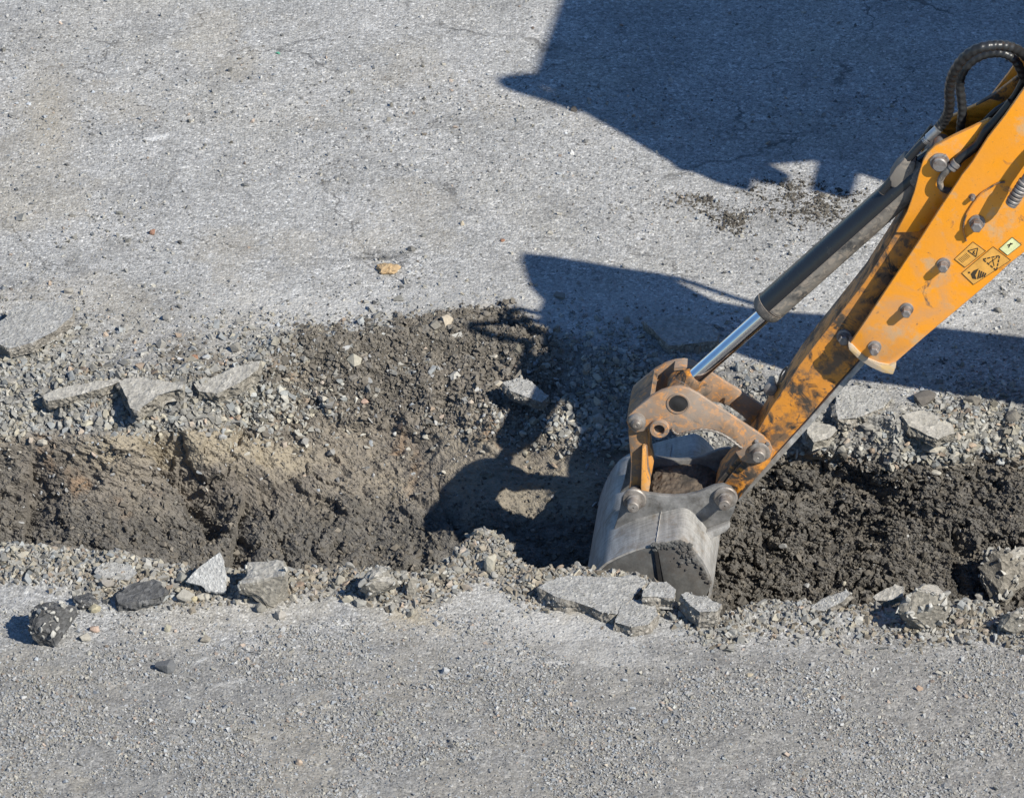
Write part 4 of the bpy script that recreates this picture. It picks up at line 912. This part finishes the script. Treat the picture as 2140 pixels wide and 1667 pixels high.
# pins of the bucket
def pin(px, py, k, R, parts, name='pin', owner=None, m='pin'):  # parts: list of (dist, radius)
    return lathe_part(name, px, py, k, parts, M[m], owner=owner)
for px, py in ((1326, 1040), (1517, 1036)):
    pin(px, py, -.028, 0, [(-.29, .0225), (0.0, .0225), (0, .041), (.012, .043), (.016, .039), (.017, .026), (.026, .026), (.028, .0215), (.066, .0215), (.070, .0185), (.071, .004), (.066, .003), (.066, .0001)], 'bucket_pin')
# bucket link levers, one each side, from the rocker to the bucket
lev = c1([(425, 470), (470, 455), (505, 480), (515, 560), (512, 640), (520, 760), (535, 830), (530, 880), (512, 925), (480, 960), (430, 985), (395, 960), (392, 920), (405, 860), (412, 740), (402, 620), (395, 540)])
lever = None
for k0, k1 in ((.022, .046), (.168, .192)):
    lever = plate('bucket_lever', lev, k0, k1, M['lever'], root, bev=.003, kref=.022)
    bm = bmesh.new()                                         # the bright flange along its right edge
    fl = c1([(486, 615), (500, 612), (508, 640), (512, 760), (530, 812), (535, 850), (526, 905), (520, 925), (488, 925), (478, 860)])
    add_prism(bm, [on_arm(x, y, .022) + ARM_N * (k0 - .022 - .030) for x, y in fl], ARM_N * .030); bevel_all(bm, .002)
    child_of(lever, from_bm('flange', bm, M['orange_low'], None, 35))
bm = bmesh.new(); add_prism(bm, [on_arm(x, y, .046) for x, y in c1([(402, 600), (430, 600), (470, 800), (470, 900), (410, 905), (415, 760)])], ARM_N * .122)
part('lever_web', bm, M['worn'])

# rocker (tipping link) ---------------------------------------
rock_pts = c1([(383, 480), (398, 440), (430, 410), (485, 365), (540, 322), (600, 290), (660, 272), (715, 266), (770, 278), (830, 310), (900, 358), (960, 398), (1030, 440), (1100, 485), (1180, 538), (1235, 575), (1275, 615), (1292, 655), (1280, 700), (1245, 728), (1195, 742), (1140, 738),
               (1095, 722), (1080, 695), (1062, 668), (1108, 645), (1080, 615), (1040, 585), (990, 552), (930, 532), (860, 525), (800, 533), (745, 553), (705, 553), (680, 540), (662, 520), (650, 545), (615, 562), (575, 562), (540, 545), (518, 520), (490, 540), (440, 548), (402, 525)])
KFAR = .195
rocker = plate('rocker_plate', rock_pts, 0.0, .018, M['link'], root, bev=.003)
rocker2 = plate('rocker_plate', rock_pts, KFAR, KFAR + .018, M['link'], root, bev=.003, kref=0.0)
bm = bmesh.new()                                             # web that closes the left end of the rocker
wp = c1([(383, 480), (398, 440), (430, 410), (485, 365), (530, 330)]); pf = [on_arm(x, y, 0) for x, y in wp]
inn_ = [p + Vector((.014, 0, -.012)) for p in pf]
add_prism(bm, [p + ARM_N * .018 for p in pf + inn_[::-1]], ARM_N * (KFAR - .018)); child_of(rocker, from_bm('end_web', bm, M['lever'], None, 35))
bm = bmesh.new(); wp = c1([(660, 272), (715, 266), (770, 278), (800, 292)]); pf = [on_arm(x, y, 0) for x, y in wp]; inn_ = [p + Vector((0, 0, -.012)) for p in pf]
add_prism(bm, [p + ARM_N * (KFAR - .05) for p in pf + inn_[::-1]], ARM_N * .05); child_of(rocker2, from_bm('top_web', bm, M['link'], None, 35))
# the weld bead along the inner curve
bm = bmesh.new(); add_tube(bm, [on_arm(x, y, -.002) for x, y in c1([(665, 522), (685, 548), (720, 558), (760, 545), (820, 532), (880, 528), (950, 545), (1010, 575), (1060, 612), (1105, 645)])], .0045, 8, .25)
child_of(rocker, from_bm('weld_bead', bm, M['pin'], None, 60))
x, y = c1([(706, 367)])[0]
lathe_part('bore_ring', x, y, 0.0, [(-.002, .042), (.003, .0405), (.003, .0355), (-.002, .035)], M['link'], owner=rocker)
lathe_part('ram_pin', x, y, 0.0, [(-.21, .030), (-.004, .033), (.0015, .032), (.001, .018), (.004, .012), (.003, .0001)], M['grease'])
x, y = c1([(590, 515)])[0]
lathe_part('boss', x, y, 0.0, [(-.01, .036), (.014, .035), (.017, .032), (.017, .020), (-.008, .019)], M['link'], owner=rocker)
lathe_part('boss_bore', x, y, 0.0, [(-.02, .0195), (.0015, .0192), (.002, .0001)], M['grease'], owner=rocker)  # closed black disc paints the shade inside the hole
x, y = c1([(452, 470)])[0]
lathe_part('lever_pin', x, y, 0.0, [(-.21, .022), (0, .030), (.010, .032), (.020, .029), (.024, .020), (.036, .017), (.040, .013), (.041, .005), (.038, .0001)], M['pin'])
x, y = c1([(1212, 660)])[0]
lathe_part('dipper_pin', x, y, 0.0, [(-.22, .0225), (0, .036), (.010, .038), (.013, .034), (.014, .024), (.045, .0235), (.048, .020), (.048, .004), (.044, .0001)], M['pin'])
for dx, dy in ((-38, -62), (30, -45)):
    x2, y2 = c1([(1212 + dx + 20, 660 + dy)])[0]
    lathe_part('rocker_bolt', x2, y2, 0.0, [(0, .008), (.007, .008), (.009, .005), (.009, .0001)], M['bolt'], hexa=True)

# ram: rod, eye, barrel ---------------------------------------
KM = .105
eye = on_arm(1422, 814, KM); pivot = on_arm(1962, 333, KM)
ax = (pivot - eye).normalized()
bm = bmesh.new(); mouth = on_arm(1594, 653, KM); Lr = (mouth - eye).length
add_lathe(bm, eye, ax, [(0.02, .029), (Lr + .05, .029)], 40); part('ram_rod', bm, M['chrome'], smooth=60)
bm = bmesh.new(); add_lathe(bm, eye - ARM_N * .055, ARM_N, [(0, .046), (.004, .05), (.106, .05), (.110, .046)], 32)
add_lathe(bm, eye + ax * .01, ax, [(0, .044), (.05, .043), (.066, .036), (.072, .030)], 32)
part('rod_eye', bm, M['worn'], smooth=40)
Lb = (pivot - mouth).length
bm = bmesh.new(); add_lathe(bm, mouth, ax, [(0, .031), (0.001, .044), (.012, .053), (.035, .0555), (Lb * .55, .0555), (Lb - .10, .0555), (Lb - .05, .05), (Lb, .045)], 48)
barrel = part('ram_barrel', bm, M['black'], smooth=50)
# pale strip along the lower barrel: dust and sunlit tone put into its colour
bm = bmesh.new(); u = ax.cross(ARM_N).normalized(); u = u if u.z < 0 else -u
def shellstrip(bm, p0, p1, axv, R, a0, a1, th, n=10):
    e1 = -ARM_N; e2 = u; A = []
    for p in (p0, p1):
        for rr in (R, R + th):
            A.append([bm.verts.new(p + (e1 * math.cos(a0 + (a1 - a0) * i / n) + e2 * math.sin(a0 + (a1 - a0) * i / n)) * rr) for i in range(n + 1)])
    a, b, c, d = A
    for i in range(n):
        bm.faces.new((b[i], b[i + 1], d[i + 1], d[i])); bm.faces.new((a[i], c[i], c[i + 1], a[i + 1]))
        bm.faces.new((a[i], a[i + 1], b[i + 1], b[i])); bm.faces.new((c[i], d[i], d[i + 1], c[i + 1]))
    for i in (0, n): bm.faces.new((a[i], b[i], d[i], c[i]))
shellstrip(bm, mouth + ax * .045, mouth + ax * (Lb - .12), ax, .0555, math.radians(-6), math.radians(112), .003)
child_of(barrel, from_bm('guard_strip', bm, M['black_dusty'], None, 50))
bm = bmesh.new(); add_lathe(bm, mouth + ax * .006, ax, [(0, .050), (.012, .057), (.034, .0585), (.036, .052)], 40); child_of(barrel, from_bm('gland_nut', bm, M['black_dusty'], None, 40))
# port block, steel line and rear eye
bm = bmesh.new(); add_lathe(bm, pivot - ARM_N * .05, ARM_N, [(0, .05), (.004, .054), (.10, .054), (.104, .05)], 32)
add_lathe(bm, pivot - ax * .14, ax, [(0, .050), (.03, .060), (.09, .060), (.12, .05)], 32); part('ram_base', bm, M['black_dusty'], smooth=40)
bm = bmesh.new(); add_tube(bm, [on_arm(x, y, KM - .03) for x, y in [(1842, 402), (1862, 378), (1878, 358), (1896, 335), (1916, 312), (1936, 292)]], .015)
add_tube(bm, [on_arm(x, y, KM + .02) for x, y in [(1900, 322), (1922, 296), (1948, 262)]], .007)
part('steel_line', bm, M['black'], smooth=60)
plate('port_bracket', [(1858, 372), (1872, 350), (1890, 332), (1914, 340), (1908, 372), (1884, 396), (1862, 392)], KM - .045, KM + .02, M['black_dusty'], root, bev=.006, kref=KM - .045)
bm = bmesh.new(); p0, p1 = on_arm(1932, 296, KM - .03), on_arm(1960, 270, KM - .03); d = (p1 - p0)
add_lathe(bm, p0, d, [(0, .015), (.012, .015), (.012, .012), (.02, .012), (.02, .016), (d.length, .016)], 20)
part('hose_fitting', bm, M['fitting'], smooth=30)

# dipper ------------------------------------------------------
KI0, KI1 = .028, .175
inner = [(2062, 252), (1990, 288), (1954, 307), (1938, 322), (1929, 338), (1920, 366), (1911, 400), (1900, 436), (1882, 470), (1852, 518), (1806, 590), (1757, 652), (1706, 716), (1672, 760), (1640, 810), (1612, 850), (1583, 900), (1568, 925), (1545, 960), (1500, 1006), (1492, 1030), (1497, 1048), (1512, 1060), (1532, 1055), (1546, 1036), (1580, 1000), (1622, 948), (1690, 872), (1730, 825), (1800, 748), (1900, 640), (2000, 500), (2110, 330), (2110, 262)]
nose_cut = 860
def box_section(name, pts, k0, k1, m): return plate(name, pts, k0, k1, m, root, bev=.005, kref=k0)
lower = [p for p in inner]
dip = box_section('inner_dipper', [(1911, 400), (1900, 436), (1882, 470), (1852, 518), (1806, 590), (1757, 652), (1706, 716), (1672, 760), (1640, 810), (1612, 850), (1583, 900), (1560, 935), (1525, 975), (1500, 1006), (1492, 1030), (1497, 1048), (1512, 1060), (1532, 1055), (1546, 1036), (1580, 1000), (1622, 948), (1690, 872), (1730, 825), (1800, 748), (1900, 640), (2000, 500), (2060, 400), (1985, 400)], KI0, KI1, M['worn'])
dip['label'] = 'inner dipper beam with orange paint worn to brown'
# reinforcing nose plates
for k0, k1 in ((KI0 - .012, KI0 - .002), (KI1 + .002, KI1 + .012)):
    subplate(dip, 'nose_plate', [(1572, 938), (1530, 985), (1510, 1012), (1500, 1040), (1518, 1058), (1540, 1045), (1570, 1008), (1610, 962), (1620, 938), (1598, 925)], k0, k1, M['worn'], bev=.002, kref=KI0)
subplate(dip, 'bottom_rail', [(1620, 952), (1690, 876), (1800, 752), (1900, 645), (1908, 652), (1806, 762), (1696, 886), (1626, 962), (1545, 1048), (1540, 1042)], KI0 - .006, KI0 + .05, M['bucket'], bev=.002)
# bracket cheeks carrying the ram pivot
cheek = [(2066, 250), (1990, 286), (1954, 305), (1938, 320), (1929, 336), (1920, 364), (1911, 400), (1896, 442), (1872, 486), (1920, 486), (1985, 430), (2030, 360), (2110, 262)]
for k0, k1 in ((KI0 - .014, KI0 + .004), (KI1 - .004, KI1 + .016)):
    ck = plate('ram_bracket', cheek, k0, k1, M['orange'], root, bev=.002, kref=KI0 - .014)
plate('ram_bracket', [(2140, 150), (2080, 196), (2010, 238), (1960, 270), (1990, 290), (2060, 250), (2180, 190), (2200, 110)], KI1 - .004, KI1 + .016, M['worn'], root, bev=.002, kref=KI1 - .004)
lathe_part('ram_pivot_pin', 1964, 338, KI0 - .014, [(-.20, .024), (0, .034), (.008, .034), (.010, .030), (.010, .0265), (.026, .0265), (.030, .022), (.030, .0001)], M['bolt'])
lathe_part('keeper_bolt', 1974, 326, KI0 - .014, [(0, .009), (.010, .009), (.012, .005), (.012, .0001)], M['bolt'], hexa=True)
# outer dipper: the big near plate, its twin, and the box behind
KO0, KO1 = -.062, -.044
outer = [(1774, 721), (1810, 668), (1850, 608), (1877, 568), (1920, 504), (1964, 436), (1988, 400), (2010, 366), (2032, 338), (2064, 288), (2100, 242), (2140, 185), (2200, 108), (2260, 40), (2330, -10), (2400, -10), (2450, 60), (2440, 140), (2380, 230), (2300, 360), (2220, 470), (2150, 520), (2108, 553), (2072, 587), (2007, 642), (1935, 702), (1872, 757), (1868, 774), (1836, 765), (1812, 753), (1792, 738)]
op = plate('outer_dipper_plate', outer, KO0, KO1, M['orange'], root, bev=.003); op['label'] = 'bright orange outer dipper plate dulled by dust at its lower end'
plate('outer_dipper_plate', outer, KI1 + .075, KI1 + .093, M['orange'], root, bev=.003, kref=KO0)['label'] = 'far orange plate of the outer dipper'
subplate(op, 'end_rim', [(1772, 719), (1780, 720), (1797, 738), (1814, 750), (1836, 759), (1858, 763), (1870, 758), (1872, 768), (1866, 783), (1844, 779), (1820, 768), (1796, 753), (1774, 731)], KO0 - .009, KO1 + .03, M['rim'], bev=.003)
bm = bmesh.new(); outb = [(1880, 700), (2060, 400), (2160, 250), (2330, 40), (2420, 60), (2400, 140), (2280, 330), (2160, 490), (2080, 560), (1960, 660)]
add_prism(bm, [on_arm(x, y, KO1) for x, y in outb], ARM_N * (KI1 + .075 - KO1 - .001)); part('outer_dipper_box', bm, M['worn'])
def bolt(px, py, k, s=1.0, name='bolt', long=1.0, owner=None):
    bm = bmesh.new(); p = on_arm(px, py, k)
    add_lathe(bm, p, -ARM_N, [(0, .024 * s), (.006 * s, .023 * s), (.007 * s, .017 * s), (.022 * s * long, .017 * s), (.022 * s * long, .015 * s)], 28)
    add_lathe(bm, p, -ARM_N, [(.02 * s, .0165 * s), (.040 * s * long, .0165 * s), (.043 * s * long, .013 * s), (.043 * s * long, .0001)], 6, True)
    o = from_bm(name, bm, M['bolt'], None if owner else root, 30)
    if owner: child_of(owner, o)
for px, py in ((1972, 551), (1895, 645), (1828, 724)): bolt(px, py, KO0)
bolt(2042, 464, KO0, 1.2, long=.9)
bolt(1764, 702, KI0, 1.15, long=.8)
bolt(2032, 411, KO0, .5)
lathe_part('hose_anchor', 1611, 806, KI0 + .1, [(-.05, .012), (.0, .020), (.012, .024), (.03, .024), (.034, .018), (.034, .0001)], M['bolt'])
bm = bmesh.new(); add_tube(bm, [on_arm(x, y, KI0 + .08) for x, y in [(1612, 808), (1600, 812), (1585, 818), (1572, 812)]], .004, 8)
part('grease_line', bm, M['rubber'], smooth=60)
bm = bmesh.new(); add_tube(bm, [on_arm(x, y, KI0 - .012) for x, y in [(1627, 800), (1632, 782), (1640, 770), (1645, 768), (1640, 785), (1632, 798)]], .0035, 8)
part('grease_line', bm, M['rubber'], smooth=60)
# thin wire swinging over the plate
bm = bmesh.new(); add_tube(bm, [on_arm(x, y, KO0 - .006) for x, y in c2([(1500, 1335), (1440, 1345), (1370, 1385), (1290, 1440), (1220, 1530), (1170, 1610), (1145, 1680), (1140, 1760), (1165, 1850)])], .0035, 8)
part('wire', bm, M['worn'], smooth=60)
# hydraulic coupling at the frame edge, with its hose running on out of frame
bm = bmesh.new(); p0 = on_arm(2112, 428, KO0 - .065); p1 = on_arm(2160, 352, KO0 - .075); d = p1 - p0; prof = [(0, .015), (.002, .021), (.012, .022)]
for i in range(6): t = .014 + i * .016; prof += [(t, .019), (t + .004, .0235), (t + .011, .0235), (t + .014, .019)]
prof += [(d.length, .019)]
add_lathe(bm, p0, d, prof, 24); part('hydraulic_coupling', bm, M['bolt'], smooth=30)
bm = bmesh.new(); add_tube(bm, [p1, on_arm(2210, 290, KO0 - .08), on_arm(2300, 200, KO0 - .06), on_arm(2400, 90, KO0 - .03)], .019); part('hydraulic_hose', bm, M['rubber'], smooth=60)
# stickers on the near plate
def flat(name, pts, k, m, owner, th=.0012):
    bm = bmesh.new(); add_prism(bm, [on_arm(x, y, k) for x, y in pts], ARM_N * th); return child_of(owner, from_bm(name, bm, m))
def stroke(bm, a, b, w_, k, th=.0008):
    a, b = Vector(a), Vector(b); d = (b - a).normalized(); n_ = Vector((-d.y, d.x)) * w_ / 2
    add_prism(bm, [on_arm(p.x, p.y, k) for p in (a - n_, b - n_, b + n_, a + n_)], ARM_N * th)
def poly_stroke(bm, pts, w_, k):
    for i in range(len(pts)): stroke(bm, pts[i], pts[(i + 1) % len(pts)], w_, k)
KD = KO0 - .0014
d1 = c3([(1390, 440), (1500, 520), (1320, 662), (1228, 590)]); d2 = c3([(1565, 482), (1718, 600), (1395, 812), (1292, 712)]); d3 = c3([(1732, 400), (1812, 465), (1692, 558), (1618, 500)])
s1 = flat('warning_sticker', d1, KD, M['decal'], op); s2 = flat('warning_sticker', d2, KD, M['decal'], op); s3 = flat('pale_sticker', d3, KD, M['decal_pale'], op)
bm = bmesh.new(); KS = KD - .0010
poly_stroke(bm, d1, .9, KS); poly_stroke(bm, d2, .9, KS); poly_stroke(bm, d3, .9, KS)
poly_stroke(bm, c3([(1345, 518), (1432, 495), (1415, 570)]), 1.8, KS)
stroke(bm, *c3([(1385, 545), (1408, 515)]), 1.6, KS - .0004); stroke(bm, *c3([(1392, 520), (1405, 548)]), 1.4, KS - .0004)
T = [(1475, 592), (1622, 560), (1595, 690)]
for a, b in ((0, 1), (1, 2), (2, 0)):
    A, B = Vector(T[a]), Vector(T[b])
    for q in range(4): stroke(bm, *c3([tuple(A.lerp(B, q / 4 + .02)), tuple(A.lerp(B, q / 4 + .2))]), 2.6, KS)
stroke(bm, *c3([(1530, 625), (1600, 575)]), 1.6, KS - .0004); stroke(bm, *c3([(1560, 585), (1575, 650)]), 1.2, KS - .0004)
add_prism(bm, [on_arm(x, y, KS) for x, y in c3([(1370, 720), (1395, 690), (1440, 672), (1425, 700), (1410, 730), (1420, 765), (1385, 760)])], ARM_N * .0008)
for q in range(4): stroke(bm, *c3([(1432 + q * 18, 762 - q * 6), (1448 + q * 18, 688 + q * 8)]), 3.0, KS)
add_prism(bm, [on_arm(x, y, KS) for x, y in c3([(1345, 705), (1356, 698), (1368, 706), (1360, 716), (1348, 714)])], ARM_N * .0008)
for q in range(7): stroke(bm, *c3([(1262 + q * 11, 588 - q * 8.5), (1300 + q * 11, 622 - q * 8.5)]), .5, KS)
stroke(bm, *c3([(1690, 470), (1735, 455)]), 2.5, KS); stroke(bm, *c3([(1700, 490), (1720, 450)]), 2.5, KS)
child_of(op, from_bm('sticker_print', bm, M['decal_ink']))

# hoses -------------------------------------------------------
def hose(pts, k, rad, m='rubber', rib=0.0, name='hydraulic_hose', seg=14):
    bm = bmesh.new(); P = c2(pts); ks = k if isinstance(k, (list, tuple)) else [k] * len(P)
    add_tube(bm, [on_arm(x, y, q) for (x, y), q in zip(P, ks)], rad, seg, rib); return part(name, bm, M[m], smooth=70)
hose([(925, 862), (975, 800), (1008, 730), (1020, 640), (1018, 540), (1035, 440), (1075, 350), (1150, 250), (1260, 178), (1380, 150), (1480, 148), (1580, 172), (1680, 240), (1760, 360)], [.09, .08, .06, .03, 0, -.03, -.06, -.08, -.09, -.08, -.06, -.03, .02, .06], .0175, rib=.09)
hose([(1110, 920), (1118, 830), (1130, 730), (1122, 620), (1108, 500), (1125, 400), (1195, 300), (1300, 235), (1420, 212), (1520, 228), (1600, 290), (1650, 390), (1700, 500)], .12, .016, rib=.07)
hose([(1560, 640), (1480, 740), (1400, 830), (1330, 900), (1270, 1000), (1190, 1070), (1110, 1130), (1070, 1180)], .0, .017, rib=.0)
hose([(1070, 1180), (1000, 1235), (955, 1285), (935, 1340), (950, 1385), (985, 1408), (1030, 1412)], [-.01, -.012, -.012, -.012, -.01, 0, .01], .0115, m='black_dusty', name='steel_elbow')
bm = bmesh.new(); p0, p1 = [on_arm(x, y, -.01) for x, y in c2([(1035, 1215), (1085, 1165)])]; d = p1 - p0
add_lathe(bm, p0, d, [(0, .018), (.008, .018), (.008, .015), (.016, .015), (.016, .019), (d.length, .019)], 20); part('hose_fitting', bm, M['bolt'], smooth=30)
hose([(1667, 440), (1560, 620), (1420, 720), (1300, 840)], .12, .012)

# ------------------------------------------------------------------ the machine beyond the frame (throws the big shadows)
def sp(pts, k): return [sun_to_arm(x, y, k) for x, y in pts]
bm = bmesh.new()
bl = [(1088, 545), (1150, 552), (1230, 566), (1300, 578), (1380, 590), (1440, 622), (1490, 648), (1560, 662), (1640, 672), (1730, 676), (2140, 722), (2700, 806), (2700, 950), (2140, 850), (1880, 806), (1780, 795), (1640, 775), (1520, 735), (1400, 690), (1280, 640), (1180, 640), (1128, 650), (1135, 628), (1108, 600)]
add_prism(bm, sp(bl, .07), ARM_N * .07); part('boom', bm, M['yellow'])
bm = bmesh.new(); add_tube(bm, sp([(1330, 582), (1400, 580), (1480, 604), (1560, 632), (1640, 655), (1740, 672), (1900, 695)], .10), .016, 10); part('boom_hose', bm, M['rubber'], smooth=60)
CN = Vector((.16, 1, 0)).normalized()
CABO = Vector((2.5, -.05, 0))
def sun_to_cab(px, py):
    g = on_z(px, py); t = (CABO - g).dot(CN) / SUN.dot(CN); return g + SUN * t
cab_pts = [sun_to_cab(x, y) for x, y in [(1112, 163), (1200, 225), (1300, 280), (1400, 338), (1594, 331), (1708, 331), (1800, 331)]]
top = cab_pts[0]; lastp = cab_pts[-1]; ex = Vector((1, -.16, 0)).normalized(); q = lastp + ex * 1.6
cab_pts += [lastp + ex * .3, lastp + ex * .4 + Vector((0, 0, -1.2)), q + Vector((0, 0, -1.2)), Vector((q.x, q.y, top.z))]
bm = bmesh.new(); add_prism(bm, cab_pts, CN * 1.55); cab = part('cab', bm, M['yellow'])
low_pts = [sun_to_cab(x, y) for x, y in [(1396, 330), (1420, 352), (1450, 356), (1500, 378), (1560, 395), (1572, 392), (1577, 372), (1612, 366), (1612, 375), (1580, 378), (1636, 385), (1650, 376), (1606, 352), (1594, 333), (1594, 320), (1708, 320), (1708, 333), (1692, 396), (1725, 402), (1760, 412), (1780, 408), (1798, 360), (1800, 320), (1860, 320)]]
bm = bmesh.new(); add_prism(bm, [p - CN * .012 for p in low_pts], CN * .05); part('rear_fender', bm, M['black'])  # unseen thin plate, added and cut to give the notched shadow edge
bm = bmesh.new(); add_prism(bm, [sun_to_cab(x, y) - CN * .01 for x, y in [(1037, 169), (1060, 162), (1116, 158), (1135, 190), (1210, 234), (1150, 212), (1085, 193), (1052, 181)]], CN * .04); part('roof_visor', bm, M['black'])
for a_, b_, nm in (((1785, 352), (1930, 346), 'grab_rail'), ((1796, 360), (1880, 388), 'grab_rail')):
    bm = bmesh.new(); A_, B_ = sun_to_cab(*a_), sun_to_cab(*b_); add_tube(bm, [A_, A_.lerp(B_, .5), B_], .012, 10); part(nm, bm, M['black'])
bm = bmesh.new(); add_prism(bm, [top + Vector((0, 0, .0)) , top + ex * 1.7, top + ex * 1.7 + Vector((0, 0, .12)), top + ex * .15 + Vector((0, 0, .10))], CN * 1.6); part('roof', bm, M['yellow'])
for k in (-.004, 1.55 - .002):
    bm = bmesh.new(); b0 = top + ex * .45 - Vector((0, 0, .15)) + CN * k
    add_prism(bm, [b0, b0 + ex * 1.1, b0 + ex * 1.1 - Vector((0, 0, .95)), b0 + ex * .1 - Vector((0, 0, .95))], CN * .006); part('side_window', bm, M['glass'])
bm = bmesh.new(); c = BASE + Vector((.2, 0, 0))
def box(bm, c, sx, sy, sz):
    o = c - ex * sx / 2 - CN * sy / 2 - Vector((0, 0, sz / 2)); add_prism(bm, [o, o + ex * sx, o + ex * sx + Vector((0, 0, sz)), o + Vector((0, 0, sz))], CN * sy)
box(bm, BASE + Vector((1.0, 0, .85)), 4.2, 1.1, .5); part('chassis', bm, M['black'])
bm = bmesh.new(); box(bm, BASE + Vector((2.2, 0, 1.45)), 1.8, 1.0, .7); bevel_all(bm, .05); part('bonnet', bm, M['yellow'])
bm = bmesh.new(); box(bm, Vector((3.55, 0.2, .95)), .2, 2.1, 1.1); part('rear_frame', bm, M['black'])
bm = bmesh.new(); box(bm, Vector((3.3, -.75, .85)), .35, .35, 1.1); part('king_post', bm, M['yellow'])
for sy in (-.55, 1.15):
    bm = bmesh.new(); box(bm, Vector((3.65, sy - .25, .5)), .22, .22, 1.0); part('stabiliser_leg', bm, M['yellow'])
for x_, y_, R0 in ((4.5, -.15, .75), (4.7, 1.65, .75), (7.0, -.45, .45), (7.2, 1.3, .45)):
    bm = bmesh.new(); add_lathe(bm, Vector((x_, y_, R0)) - CN * .22, CN, [(0, R0 * .55), (0, R0 * .9), (.05, R0), (.39, R0), (.44, R0 * .9), (.44, R0 * .55)], 40)
    wh = part('wheel', bm, M['tyre']); bm = bmesh.new(); add_lathe(bm, Vector((x_, y_, R0)) - CN * .20, CN, [(0, R0 * .3), (.03, R0 * .56), (.40, R0 * .56)], 32); child_of(wh, from_bm('rim', bm, M['yellow']))
